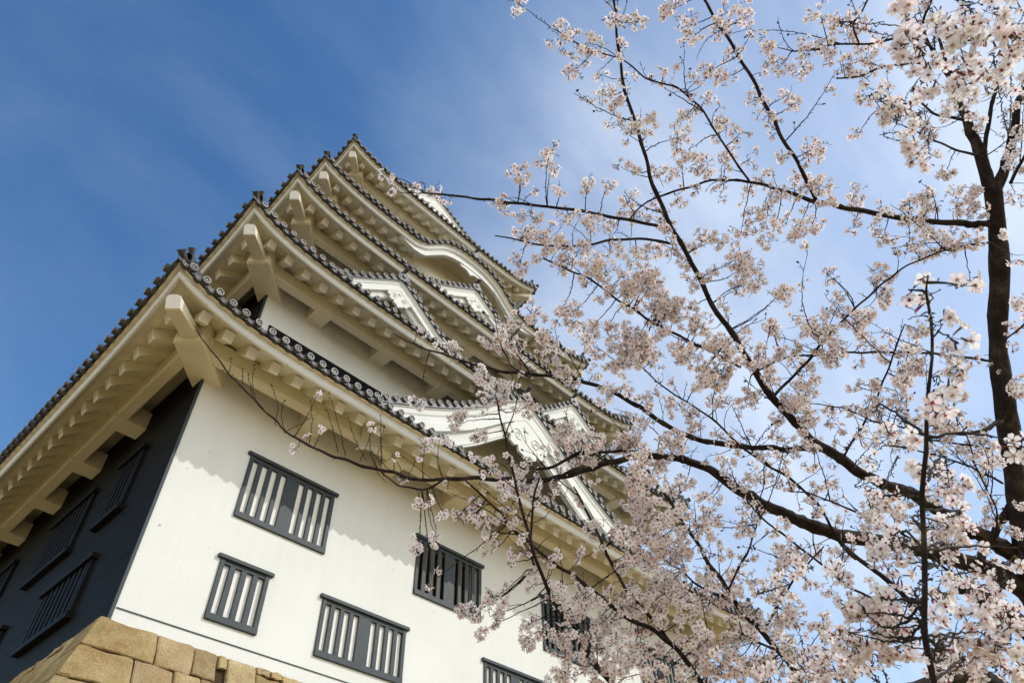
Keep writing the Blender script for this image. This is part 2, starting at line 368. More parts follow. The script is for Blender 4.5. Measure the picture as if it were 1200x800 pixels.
GRIDX = 1.83
nraft = 0
raft_left = MB()
for k in range(5):
    # walls
    z0 = 4.18 if k == 0 else ZE[k-1]+SL*1.6
    z1 = ZE[k]+.35
    x0, x1 = WX[k], 2*CX-WX[k]; y0, y1 = WX[k]+DY, 2*CY-WX[k]-DY
    if k == 0: y0 = 10.0; y1 = 2*CY-10
    holes = []
    if k == 0:
        holes = [('plain', 4.26, 6.03, 6.33, 7.50), ('open', 8.06, 9.85, 6.33, 7.50), ('dim', 11.76, 13.54, 6.33, 7.50), ('plain', 15.46, 17.2, 6.33, 7.50),
                 ('plain', 4.27, 5.13, 4.65, 5.58), ('plain', 6.16, 7.97, 4.65, 5.58), ('plain', 9.95, 11.74, 4.65, 5.58), ('plain', 13.7, 15.5, 4.65, 5.58)]
    wb = MB()
    fr = .07
    H = [(h[1]+fr, h[2]-fr, h[3]+fr, h[4]-fr) for h in holes]
    xs = sorted(set([x0, x1]+[v for h in H for v in h[:2]])); zs = sorted(set([z0, z1]+[v for h in H for v in h[2:]]))
    for i in range(len(xs)-1):
        for j in range(len(zs)-1):
            cx_, cz_ = (xs[i]+xs[i+1])/2, (zs[j]+zs[j+1])/2
            if any(h[0] < cx_ < h[1] and h[2] < cz_ < h[3] for h in H): continue
            wb.quad((xs[i], y0, zs[j]), (xs[i+1], y0, zs[j]), (xs[i+1], y0, zs[j+1]), (xs[i], y0, zs[j+1]))
    for h in H:
        a, b, c, d = h; D = y0+.16
        wb.quad((a,y0,c),(a,y0,d),(a,D,d),(a,D,c)); wb.quad((b,y0,d),(b,y0,c),(b,D,c),(b,D,d))
        wb.quad((a,y0,d),(b,y0,d),(b,D,d),(a,D,d)); wb.quad((a,y0,c),(a,D,c),(b,D,c),(b,y0,c))
    wb.quad((x1,y0,z0),(x1,y1,z0),(x1,y1,z1),(x1,y0,z1)); wb.quad((x0,y0,z0),(x0,y0,z1),(x0,y1,z1),(x0,y1,z0))
    wb.quad((x0,y1,z0),(x1,y1,z0),(x1,y1,z1),(x0,y1,z1))
    wo = wb.build('white_wall', M['plaster'], keep, label='white plastered wall face')
    cb = MB(); cb.box(x0-.035, x0-.002, y0-.004, y1+.04, z0, z1)
    cb.build('iron_clad_wall', M['clad'], keep, label='wall face clad in black iron plates')
    tb = MB(); tb.bbox(x0-.038, x0+.012, y0-.02, y0-.006, z0+.0, z1, .004)
    tb.build('corner_trim', M['frame'], keep)
    if k == 0:
        lb = MB(); lb.box(x0+.03, x1, y0-.012, y0-.002, 4.385, 4.40); lb.build('base_line', M['frame'], keep)
        # thin lip under the plaster line
    # roof
    ro = roof_mesh(k).build('tile_roof', [M['tile'], M['tile_rim'], M['tile_face']], keep, label='curved grey tile roof, tier %s from the bottom' % ['first', 'second', 'third', 'fourth', 'top'][k])
    soffit_mesh(k).build('eave', [M['plaster_eave_shaded'], M['plaster']], ro)
    # rafters
    for side in (0, 1, 3, 2):
        lo, hi = span(k, side, .40); ol = 1.45
        cnt = int(round((hi-lo-.9)/.465)); st = (hi-lo-.9)/cnt
        for j in range(cnt+1):
            a = lo+.45+j*st
            if k == 3 and side == 0 and abs(a-CX) < 2.55: continue
            d = min(a-lo, hi-a); om = min(OV+.05, .40+max(d-.1, .3))
            def zz(o): return ZE[k]+LIFT[k]*math.exp(-d/.92)*max(0, 1-max(0, o-.2)/1.1)
            ht = .088; b = .012
            P = []
            for o, dz in ((.41, -.335), (om, -.335+(om-.41)*.86)):
                for s_, zo in ((-1, 0), (1, 0), (1, .18), (-1, .18)):
                    P.append(pt(k, side, a+s_*ht, o+(.045 if zo == 0 else -.035)*(1 if o < .5 else 0), zz(o)+dz+zo*(1 if o < .5 else .8)))
            mb = MB()
            # bevelled front edge
            F = []
            q = [pt(k, side, a+s_*(ht-b), .397+.045-.08*zo/.18, zz(.41)-.335+zo) for s_, zo in ((-1, b), (1, b), (1, .18-b), (-1, .18-b))]
            mb.add(P+q, [(0,1,5,4),(1,2,6,5),(2,3,7,6),(3,0,4,7)]); mb.cur = 1; mb.f += [[8,9,10,11],[0,1,9,8],[1,2,10,9],[2,3,11,10],[3,0,8,11]]; mb.mi += [1]*5; mb.sm += [False]*5
            if nraft < 100 and (side in (0, 1)) and (k <= 1):
                mb.build('rafter', [M['plaster_eave_shaded'], M['plaster_end_lit']], ro); nraft += 1
            else:
                raft_left.add(mb.v, [tuple(f) for f in mb.f]); raft_left.mi[-9:] = mb.mi
    # wall beam and bracket arms
    ob = OV-.57
    for side in range(4):
        a0, a1 = span(k, side, ob); bb = MB()
        x_0, x_1, y_0, y_1 = rect(ob, k); X0, X1, Y0, Y1 = rect(ob+.24, k)
        zb, zt = ZE[k]-.17, ZE[k]+.2
        q = {0: (x_0, x_1, y_0, Y0), 1: (x_0, X0, Y0, Y1), 2: (x_0, x_1, Y1, y_1), 3: (X1, x_1, Y0, Y1)}[side]
        bb.bbox(q[0], q[1], q[2], q[3], zb, zt, .03)
        bb.build('eave_beam', M['plaster_eave_shaded'], ro)
        if side == 0: ps = [CX+GRIDX*i for i in range(-5, 6)]
        elif side == 1: ps = [12.2+GRIDX*i for i in range(-3, 8)]
        else: ps = []
        for p in ps:
            w0, w1 = span(k, side, OV)
            if p < w0+.6 or p > w1-.6: continue
            ab = MB(); hw = .21
            if side == 0: ab.bbox(p-hw, p+hw, y_0-.02, y0+.05, ZE[k]-.22, ZE[k]+.2, .025)
            else: ab.bbox(x_0-.02, x0+.05, p-hw, p+hw, ZE[k]-.22, ZE[k]+.2, .025)
            ab.build('bracket', M['plaster_eave_shaded'], ro)
    # corner arms and hip rafters
    for sx, sy in ((-1, -1), (1, -1), (-1, 1)):
        cxw = x0 if sx < 0 else x1; cyw = y0 if sy < 0 else y1
        dv = Vector((sx, sy, 0)).normalized(); nv = Vector((-dv.y, dv.x, 0)); c0 = Vector((cxw, cyw, 0))
        def dg(u, v, z): p = c0+dv*u*math.sqrt(2)+nv*v; return (p.x, p.y, z)
        cb = MB(); z_ = ZE[k]-.22
        sec = [(-.26, .0), (-.235, -.0), ]
        poly = [(-.255, .03), (-.225, 0), (.225, 0), (.255, .03), (.255, .55), (-.255, .55)]
        cb.prism(poly, lambda u, v, d: dg(d, u, z_+v), -.35, .64)
        cb.prism([(p[0]*.93, p[1]+(.02 if p[1] < .1 else 0)) for p in poly], lambda u, v, d: dg(d, u, z_+v), .64, .665)
        cb.build('corner_bracket', M['plaster_eave_shaded'], ro)
        hb = MB(); z_ = ZE[k]-.27
        poly = [(-.125, 0), (.125, 0), (.125, .15), (.10, .19), (.05, .205), (-.05, .205), (-.10, .19), (-.125, .15)]
        hb.prism(poly, lambda u, v, d: dg(d+(v-.1)*.45 if d > 1 else d, u, z_+v+(1.23-d)*.26), .3, 1.23)
        n_ = len(poly); hb.mi[-n_-1] = 1; hb.cur = 1     # end face in the plaster lightened to look lit
        hb.prism([(p[0]*.93, .1+(p[1]-.1)*.93) for p in poly], lambda u, v, d: dg(d+(v-.1)*.45, u, z_+v), 1.228, 1.245); hb.cur = 0
        hb.build('hip_rafter', [M['plaster_eave_shaded'], M['plaster_end_lit']], ro)
    # hip ridges with end ornaments
    for sx, sy in ((-1, -1), (1, -1), (-1, 1), (1, 1)):
        rx0, rx1, ry0, ry1 = rect(0, k)
        c0 = Vector((rx0 if sx < 0 else rx1, ry0 if sy < 0 else ry1, 0)); dv = Vector((-sx, -sy, 0)); nv = Vector((dv.y, -dv.x, 0)).normalized()
        hb = MB(); rows = []
        for o in (.12, .4, .7, 1.1, 1.6, NR[k]):
            z = ZE[k]+SL*o+LIFT[k]*max(0, 1-o/1.7)
            c = c0+dv*o
            rows.append([tuple(c+nv*u+Vector((0, 0, z+v))) for u, v in ((-.12, -.05), (-.1, .12), (-.05, .2), (0, .22), (.05, .2), (.1, .12), (.12, -.05))])
        hb.grid(rows)
        z = ZE[k]+LIFT[k]; u_ = -dv.normalized()
        # corner end tile, ridge-end plate, flared finial
        cc = c0+dv*.02+Vector((0, 0, z+.07)); 
        hb.tube([tuple(cc+u_*-.25+Vector((0,0,-.04))), tuple(cc), tuple(cc+u_*.05+Vector((0, 0, .03)))], [.06, .062, .080], 14)
        cc = c0+dv*.22+Vector((0, 0, z+.02))
        poly = [(-.15, -.06), (-.17, .1), (-.1, .17), (-.07, .25), (0, .3), (.07, .25), (.1, .17), (.17, .1), (.15, -.06)]
        hb.prism(poly, lambda u, v, d: tuple(cc+nv*u+Vector((0, 0, v))+u_*d), -.05, .03)
        hb.tube([tuple(cc+Vector((0, 0, .1))+u_*.03), tuple(cc+Vector((0, 0, .1))+u_*.06)], .06, 12)
        cc = c0+dv*.26+Vector((0, 0, z+.24))
        hb.tube([tuple(cc), tuple(cc+u_*.09+Vector((0, 0, .09))), tuple(cc+u_*.16+Vector((0, 0, .19)))], [.042, .045, .066], 14)
        hb.build('hip_ridge', [M['tile']], ro)
    ro_list = globals().setdefault('ROOFS', []); ro_list.append(ro)
    # windows of the white front
    for kind, a, b, c, d in holes:
        yf = y0-.028
        f = MB()
        f.bbox(a, a+.075, yf, y0+.06, c+.0, d, .006); f.bbox(b-.075, b, yf, y0+.06, c, d, .006)
        f.bbox(a-.0, b+.0, yf-.012, y0+.05, c-.03, c+.075, .008)
        f.bbox(a-.06, b+.06, yf-.03, y0+.05, d-.02, d+.045, .008)
        f.bbox(a+.07, b-.07, yf+.012, y0+.05, d-.085, d-.015, .004)
        fo = f.build('window', M['frame'], keep, label={'open': 'window standing open with dark gaps and brown lattice', 'plain': 'barred window with white shutters closed', 'dim': 'barred window half open and dark'}[kind])
        ia, ib = a+.075, b-.075; n = 8 if b-a > 1.2 else 4
        gw = .105
        if n == 8: cw = .27; bw = (ib-ia-8*gw-cw)/6
        else: bw = (ib-ia-4*gw)/3
        x = ia+gw; gaps = [(ia, ia+gw)]
        for j in range(1, n):
            ww = cw if (n == 8 and j == 4) else bw
            bm_ = MB(); bm_.bbox(x, x+ww, y0-.012, y0+.03, c+.05, d-.06, .008)
            bm_.build('bar', M['frame'], fo); x += ww; gaps.append((x, x+gw)); x += gw
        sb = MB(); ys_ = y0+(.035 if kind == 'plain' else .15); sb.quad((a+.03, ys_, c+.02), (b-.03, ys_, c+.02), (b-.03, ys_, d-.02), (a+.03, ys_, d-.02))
        if kind == 'plain': sb.build('shutter', M['shutter'], fo)
        else:
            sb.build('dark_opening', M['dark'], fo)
            lt = MB()
            for gi, (g0, g1) in enumerate(gaps[:-1]):
                lt.box(g0-.03, g0-.02, y0+.051, y0+.074, c+.06, d-.06); zz_ = c+.1
                while zz_ < d-.1:
                    lt.box(g0-.03, g1-.035, y0+.05, y0+.075, zz_, zz_+.018); zz_ += .036
            lt.build('lattice', M['lattice'], fo)
            st_ = MB(); st_.box(gaps[-1][0]-.02, gaps[-1][0]+.045, y0+.07, y0+.13, c+.03, d-.03); st_.build('shutter', M['shutter'], fo)

raft_left = raft_left.build('rafters', [M['plaster_eave_shaded'], M['plaster_end_lit']], ROOFS[2]); raft_left['kind'] = 'stuff'

# windows of the black side
for (a, b, c, d) in [(11.35, 12.22, 6.50, 7.70), (13.27, 15.1, 6.50, 7.70), (17.0, 18.8, 6.50, 7.70), (20.6, 21.5, 6.5, 7.7),
                     (11.57, 13.42, 4.78, 5.70), (15.15, 17.0, 4.78, 5.70), (18.8, 20.6, 4.78, 5.70)]:
    X = WX[0]-.045; f = MB()
    f.bbox(X-.05, X+.02, a, a+.07, c, d, .006); f.bbox(X-.05, X+.02, b-.07, b, c, d, .006)
    f.bbox(X-.10, X+.02, a-.07, b+.07, c-.07, c+.03, .006); f.bbox(X-.10, X+.02, a-.07, b+.07, d-.03, d+.05, .006)
    fo = f.build('window', M['black_frame'], keep, label='black barred window in the iron wall')
    p = MB(); p.quad((X-.004, a, c), (X-.004, b, c), (X-.004, b, d), (X-.004, a, d)); p.build('shutter', M['dark'], fo)
    n = 8 if b-a > 1.2 else 4; st = (b-a-.14)/(n)
    for j in range(n):
        q = MB(); aa = a+.07+st*j+st*.25; q.bbox(X-.045, X+.0, aa, aa+st*.5, c+.03, d-.03, .005); q.build('bar', M['black_frame'], fo)

# dark slit along the foot of the second tier wall
s_ = MB(); s_.bbox(4.2, 7.3, WX[1]+DY-.02, WX[1]+DY+.05, 10.9, 11.40, .004); s_.build('louvre', M['black_frame'], keep)

# ------------------------------------------------------------------ gables
def gable(cx, yf, prof, yb, bd, inner, field, parent, carve=1.0, sb=.35, zlow=None):
    """prof: [(dx, z)] from the peak outwards; bd: depth of the moulded board; inner: depth of the inner board"""
    ds = [p[0] for p in prof]; zs_ = [p[1] for p in prof]; hw = ds[-1]
    def z(dx): return float(np.interp(abs(dx), ds, zs_))
    n = 28
    # smooth the profile
    xs = [hw*i/n for i in range(n+1)]
    zz = np.array([z(x) for x in xs])
    for _ in range(3): zz[1:-1] = (zz[:-2]+2*zz[1:-1]+zz[2:])/4
    def z(dx): return float(np.interp(abs(dx), xs, zz))
    X = [-hw+2*hw*i/(2*n) for i in range(2*n+1)]
    mb = MB()
    for s in (-1, 1):
        XX = [s*x for x in xs]
        top = lambda y, dz: [(cx+x, y, z(x)+dz) for x in XX]
        mb.grid([top(yf-.02, -.02), top(yb, -.02)])
        mb.grid([top(yf-.02, -.02), top(yf-.02, -.12), top(yf+.25, -.12)])
        # length along the rake
        L_ = [0]
        for i in range(n): L_.append(L_[-1]+math.hypot(xs[i+1]-xs[i], zz[i+1]-zz[i]))
        cnt = int(L_[-1]/TS)
        for j in range(1, cnt+1):
            l = L_[-1]*(j-.35)/cnt; x = float(np.interp(l, L_, xs))*s
            disc(mb, (cx+x, yf-.04, z(x)+.0), (0, -1, 0), (1, 0, 0), .070)
            l2 = min(L_[-1], l+TS*.5); x2 = float(np.interp(l2, L_, xs))*s
            # short cover tile behind each disc, over the verge
            mb.smooth = True
            mb.grid([[ (cx+x+.068*math.cos(t), yy, z(x)-.01+.068*math.sin(t)) for t in [math.pi*i/5 for i in range(6)]] for yy in (yf-.04, yf+.3)])
            mb.smooth = False
        # ribs down the slope
        nb = int((yb-yf-.3)/TS)
        for j in range(nb):
            y = yf+.42+j*TS; rows = []
            for i in range(0, n+1, 4):
                rows.append([(cx+s*xs[i], y+.068*math.cos(t), zz[i]+.07*math.sin(t)) for t in [math.pi*q/5 for q in range(6)]])
            mb.smooth = True; mb.grid(rows); mb.smooth = False
    go_ = mb.build('gable_roof', [M['tile'], M['tile_rim'], M['tile_face']], keep)
    # bargeboards: stepped profile swept along the rake
    def band(sec, x_in=0.0, closed=True):
        m_ = MB(); m_.smooth = False
        for (y_a, d_a), (y_b, d_b) in zip(sec[:-1], sec[1:]):
            m_.grid([[(cx+x, yf+y_a, z(x)-d_a) for x in X], [(cx+x, yf+y_b, z(x)-d_b) for x in X]])
        return m_
    b1 = bd
    s1 = [(.10, .11), (.02, .11), (.015, .15), (.05, .165), (.05, .11+b1*.30), (.075, .11+b1*.36), (.075, .11+b1*.62), (.05, .11+b1*.66), (.05, .11+b1), (.15, .11+b1)]
    band(s1).build('bargeboard', M['plaster'], go_)
    if inner > 0:
        s2 = [(.15, .11+b1-.05), (.15, .11+b1+inner*.85), (.17, .11+b1+inner*.88), (.17, .11+b1+inner), (.30, .11+b1+inner)]
        band(s2).build('inner_board', M['plaster'], go_)
    f = MB(); zl = zlow if zlow is not None else zs_[-1]-.6
    f.grid([[(cx+x, yf+.16, z(x)-.15) for x in X], [(cx+x, yf+sb, z(x)-.15) for x in X]]); f.grid([[(cx+x, yf+sb, max(zl, z(x)-.14)) for x in X], [(cx+x, yf+sb, zl) for x in X]])
    f.build('gable_field', M['plaster_eave_shaded'], go_)
    # hanging carving under the peak
    if carve:
        c = carve; zt = zs_[0]-.11-b1*.9
        half = [(0, 0), (.30, -.18), (.52, -.42), (.78, -.60), (.74, -.78), (.58, -.80), (.60, -.98), (.46, -1.06), (.34, -.98), (.30, -1.16), (.14, -1.22), (0, -1.36)]
        poly = half+[(-x, y) for x, y in half[-2:0:-1]]
        m_ = MB(); m_.prism([(x*c, y*c) for x, y in poly], lambda u, v, d: (cx+u, yf+d, zt+v), .06, .13)
        for sx in (-1, 1):                          # scrolls in relief
            pts = []
            for i in range(26):
                t = i/25*math.pi*3.2; rr = .19*(1-i/30); pts.append((cx+sx*(.32+rr*math.cos(t))*c, yf+.055, zt+(-.68+rr*math.sin(t))*c))
            m_.tube(pts, .016*c+.004, 5)
        m_.tube([(cx, yf+.03, zt-.35*c), (cx, yf+.07, zt-.35*c)], .10*c, 12)
        m_.build('carved_pendant', M['plaster'], go_)
    # ridge with end tile and finial
    r = MB(); zp = zs_[0]
    r.bbox(cx-.10, cx+.10, yf+.05, yb, zp-.06, zp+.12, .02); r.tube([(cx, yf+.02, zp+.14), (cx, yb, zp+.14)], .065, 10)
    poly = [(-.16, -.16), (-.19, .02), (-.11, .10), (-.08, .20), (0, .25), (.08, .20), (.11, .10), (.19, .02), (.16, -.16)]
    r.prism(poly, lambda u, v, d: (cx+u, yf+d, zp+v+.02), -.04, .06)
    r.tube([(cx, yf-.04, zp+.04), (cx, yf-.07, zp+.04)], .06, 12)
    r.tube([(cx, yf+.1, zp+.2), (cx, yf-.05, zp+.24), (cx, yf-.16, zp+.3)], [.045, .05, .07], 12)
    r.build('gable_ridge', M['tile'], go_)
    return go_
yw = [w_+DY for w_ in WX]; yw[0] = 10
G1 = [(0, 12.28), (.5, 12.0), (1, 11.62), (1.5, 11.2), (2.1, 10.78), (2.7, 10.42), (3.3, 10.1), (4.0, 9.76), (4.7, 9.42)]
gable(CX, 9.2, G1, yw[1]+.3, .62, .42, 0, ROOFS[0], 1.0, 1.0, 9.0)
G2 = [(0, 15.0), (.4, 14.72), (.9, 14.32), (1.4, 13.94), (1.9, 13.62), (2.3, 13.42)]
for c_ in (7.08, 2*CX-7.08): gable(c_, 10.3, G2, yw[2]+.3, .38, .22, 0, ROOFS[1], .5, .6, 12.9)
G3 = [(0, 18.42), (.4, 18.15), (.9, 17.8), (1.4, 17.48), (1.9, 17.2), (2.3, 17.02)]
gable(CX, 11.2, G3, yw[3]+.3, .38, .22, 0, ROOFS[2], .5, .6, 16.4)
G5 = [(0, 26.75), (.6, 26.45), (1.2, 26.1), (1.8, 25.75), (2.4, 25.4), (3.0, 25.05), (3.6, 24.75)]
gable(CX, 13.8, G5, 2*CY-13.8, .5, .3, 0, ROOFS[4], .8, .5, 24.0)
# pendant ornament below the wavy gable and its second board
kb = MB(); XX = [CX-3.1+6.2*i/70 for i in range(71)]
y4 = TIP[3]+DY
def kz(x): return ZE[3]+bump(x)
def kt(x): return min(1, (3.1-abs(x-CX))/.9)
def kl(o, dz, e=0): return [(x, y4+o, kz(x)+dz-e*kt(x)) for x in XX]
kb.grid([kl(.26, -.25), kl(.20, -.28), kl(.20, -.29, .03), kl(.22, -.29, .05), kl(.22, -.29, .11), kl(.195, -.29, .13), kl(.195, -.29, .28), kl(.32, -.29, .28), kl(.32, -.2)])
kb.build('wavy_board', M['plaster'], ROOFS[3])
kp = MB(); half = [(0, 0), (.35, -.05), (.62, -.22), (.85, -.2), (.7, -.38), (.4, -.36), (.22, -.42), (0, -.6)]
kp.prism([(x*.6, y*.6) for x, y in half+[(-x, y) for x, y in half[-2:0:-1]]], lambda u, v, d: (CX+u, y4+.22+d, kz(CX)-.5+v), 0, .07)
kp.build('carved_pendant', M['plaster'], ROOFS[3])
kr = MB(); kr.tube([(CX, y4-.0, kz(CX)+.06), (CX, y4+1.7, kz(CX)+.06)], .07, 10); kr.prism([(-.16, -.1), (-.19, .06), (-.1, .14), (0, .24), (.1, .14), (.19, .06), (.16, -.1)], lambda u, v, d: (CX+u, y4+d, kz(CX)+v), -.05, .06)
kr.tube([(CX, y4+.1, kz(CX)+.2), (CX, y4-.2, kz(CX)+.32)], [.045, .07], 12); kr.build('gable_ridge', M['tile'], ROOFS[3])

# ------------------------------------------------------------------ stone base
sb = MB(); tone = []
ZT = 4.18; ZB = -CAMZ/S
def batter(z): return (ZT-z)*.33+((ZT-z)/6)**2*.9
def stone(face, a0, a1, z0, z1, corner=False):
    """dressed block on the sloping face; face 0 front, 1 left; corner blocks start on the arris"""
    n = 7; g_ = .010
    base = 9.86 if face == 0 else 2.90; other = 2.90 if face == 0 else 9.86
    P = []; t = rng.uniform(.80, 1.28); tn = (t*rng.uniform(.95, 1.02), t, t*rng.uniform(.86, 1.06), 1)
    ws = [rng.uniform(-1, 1) for _ in range(8)]; j_ = 0 if corner else rng.uniform(-.03, .015)
    cuts = [0, .035, .14, .5, .86, .965, 1]
    for u in cuts:
        for v in cuts:
            rag = .012*math.sin(9*u+ws[5]*9)*math.cos(2*v+ws[6]*5)
            z = z0+g_+(z1-z0-2*g_)*v+(rag if 0 < v < 1 or True else 0)+ws[2]*.02*(u-.5)*(0 if v == 1 and z1 > ZT-.06 else 1)
            lo = (other-batter(z)) if corner else a0+g_+ws[0]*.03*(v-.5)
            hi = a1-g_+ws[1]*.03*(v-.5)+.008*math.sin(8*v+ws[7]*6)
            a = lo+(hi-lo)*u
            eu = min(u if not corner else 1, 1-u); ev = min(v, 1-v)
            e = (.022 if eu < .01 else .006 if eu < .05 else 0)+(.022 if ev < .01 else .006 if ev < .05 else 0)
            d = j_-e+.010*math.sin(7*u+ws[3]*3)*math.cos(6*v+ws[4]*3)*(0 if corner and u == 0 else 1)
            off = base-batter(z)-d
            P.append((a, off, z) if face == 0 else (off, a, z))
    F = [(i*n+j, (i+1)*n+j, (i+1)*n+j+1, i*n+j+1) for i in range(n-1) for j in range(n-1)]
    rim = [i*n for i in range(n)]+[(n-1)*n+j for j in range(1, n)]+[i*n+n-1 for i in range(n-2, -1, -1)]+[j for j in range(n-2, 0, -1)]
    Q = [((p[0], p[1]+.12, p[2]) if face == 0 else (p[0]+.12, p[1], p[2])) for p in (P[i] for i in rim)]
    m_ = len(rim); b = len(P); sb.smooth = False
    sb.add(P+Q, F+[(rim[i], b+i, b+(i+1) % m_, rim[(i+1) % m_]) for i in range(m_)])
    tone.extend([tn]*(len(P)+len(Q)))
rows_ = []; z = ZT; row = 0
while z > ZB+.05:
    h = [.44, .46, .40][row] if row < 3 else rng.uniform(.38, .62)
    rows_.append((z, h)); z -= h
for face in (0, 1):
    for row, (z, h) in enumerate(rows_):
        end = (2*CX-2.9+batter(z-h)) if face == 0 else (2*CY-9.86+batter(z-h))
        a = (2.90 if face == 0 else 9.86)
        if face == 0: wl = [.80, .53, .36, .14, .46, .44, .30, .5] if row == 0 else [[.55], [.95]][row % 2 == 0]
        else: wl = [[1.2], [.6]][row % 2 == 0]
        i = 0
        while a < end:
            ww = wl[i] if i < len(wl) else rng.uniform(.3, .75)
            ztop = z if i == 0 else z-(rng.uniform(0, .04) if i > 2 else 0) if row == 0 else z
            zbot = z-h if i == 0 else z-h+rng.uniform(-.02, .02)
            if ww < .2: stone(face, a, a+ww, z-h*.5, ztop)
            else:
                if i and rng.random() < .25:        # low block with a small filler on top
                    stone(face, a, a+ww, zbot, ztop-h*.28); stone(face, a, a+ww*.55, ztop-h*.28, ztop); stone(face, a+ww*.55, a+ww, ztop-h*.28, ztop)
                else: stone(face, a, min(a+ww, end+.1), zbot, ztop, corner=(i == 0))
            a += ww; i += 1
# dark earth backing behind the joints
n0 = len(sb.v)
for z_a, z_b in zip(np.linspace(ZT-.02, ZB, 9)[:-1], np.linspace(ZT-.02, ZB, 9)[1:]):
    x0a, x0b, y0a, y0b = 2.98-batter(z_a), 2.98-batter(z_b), 9.94-batter(z_a), 9.94-batter(z_b)
    x1a, x1b, y1a, y1b = 2*CX-x0a, 2*CX-x0b, 2*CY-y0a, 2*CY-y0b
    sb.smooth = False
    for p in ([(x0a,y0a,z_a),(x1a,y0a,z_a),(x1b,y0b,z_b),(x0b,y0b,z_b)], [(x0a,y1a,z_a),(x0a,y0a,z_a),(x0b,y0b,z_b),(x0b,y1b,z_b)],
              [(x1a,y0a,z_a),(x1a,y1a,z_a),(x1b,y1b,z_b),(x1b,y0b,z_b)], [(x1a,y1a,z_a),(x0a,y1a,z_a),(x0b,y1b,z_b),(x1b,y1b,z_b)]): sb.quad(*p)
sb.quad((2.98,9.94,ZT-.02),(2*CX-2.98,9.94,ZT-.02),(2*CX-2.98,2*CY-9.94,ZT-.02),(2.98,2*CY-9.94,ZT-.02))
tone.extend([(.16,.14,.12,1)]*(len(sb.v)-n0))
so_ = sb.build('stone_base', M['stone'], org=Vector(W3((3.0, 9.9, ZB))))
at = so_.data.attributes.new('tone', 'FLOAT_COLOR', 'POINT'); at.data.foreach_set('color', [c for t in tone for c in t])
tag(so_, 'battered base of tan granite blocks carrying the white keep', 'stone wall')

# ------------------------------------------------------------------ cherry tree
def at(px, py, d):                                   # a point seen in the photograph at this place, d metres in front of the lens plane
    return Vector((0, 0, CAMZ))+(CR*((px-600)/FPX)-CU*((py-400)/FPX)+CF)*d
def pix(P):
    c = P-Vector((0, 0, CAMZ)); z = c.dot(CF); return 600+FPX*c.dot(CR)/z, 400-FPX*c.dot(CU)/z, z
def bark_mat():
    m = bpy.data.materials.new('cherry_bark'); m.use_nodes = True
    n = m.node_tree.nodes; l = m.node_tree.links; b = n['Principled BSDF']; b.inputs['Roughness'].default_value = .85; b.inputs['Specular IOR Level'].default_value = .25
    t = n.new('ShaderNodeTexCoord'); z = n.new('ShaderNodeTexNoise'); z.inputs['Scale'].default_value = 9; z.inputs['Detail'].default_value = 9; z.inputs['Roughness'].default_value = .7
    l.new(t.outputs['Object'], z.inputs[0])
    cr = n.new('ShaderNodeValToRGB'); e = cr.color_ramp.elements; e[0].position = .38; e[0].color = (.012, .008, .007, 1); e[1].position = .70; e[1].color = (.095, .085, .055, 1)
    e.new(.55).color = (.035, .023, .019, 1)
    l.new(z.outputs[0], cr.inputs[0]); l.new(cr.outputs[0], b.inputs['Base Color'])
    z2 = n.new('ShaderNodeTexNoise'); z2.inputs['Scale'].default_value = 45; z2.inputs['Detail'].default_value = 8; z2.inputs['Roughness'].default_value = .7; l.new(t.outputs['Object'], z2.inputs[0])
    bp = n.new('ShaderNodeBump'); bp.inputs['Strength'].default_value = .9; bp.inputs['Distance'].default_value = .012; l.new(z2.outputs[0], bp.inputs['Height']); l.new(bp.outputs[0], b.inputs['Normal'])
    return m
def petal_mat():
    m = bpy.data.materials.new('cherry_petal'); m.use_nodes = True
    n = m.node_tree.nodes; l = m.node_tree.links; b = n['Principled BSDF']; b.inputs['Roughness'].default_value = .6; b.inputs['Specular IOR Level'].default_value = .2
    a = n.new('ShaderNodeAttribute'); a.attribute_name = 'tint'
    l.new(a.outputs['Color'], b.inputs['Base Color'])
    tr = n.new('ShaderNodeBsdfTranslucent'); l.new(a.outputs['Color'], tr.inputs[0])
    ms = n.new('ShaderNodeMixShader'); ms.inputs[0].default_value = .5
    l.new(b.outputs[0], ms.inputs[1]); l.new(tr.outputs[0], ms.inputs[2]); l.new(ms.outputs[0], n['Material Output'].inputs[0])
    return m
M['bark'] = bark_mat(); M['petal'] = petal_mat()

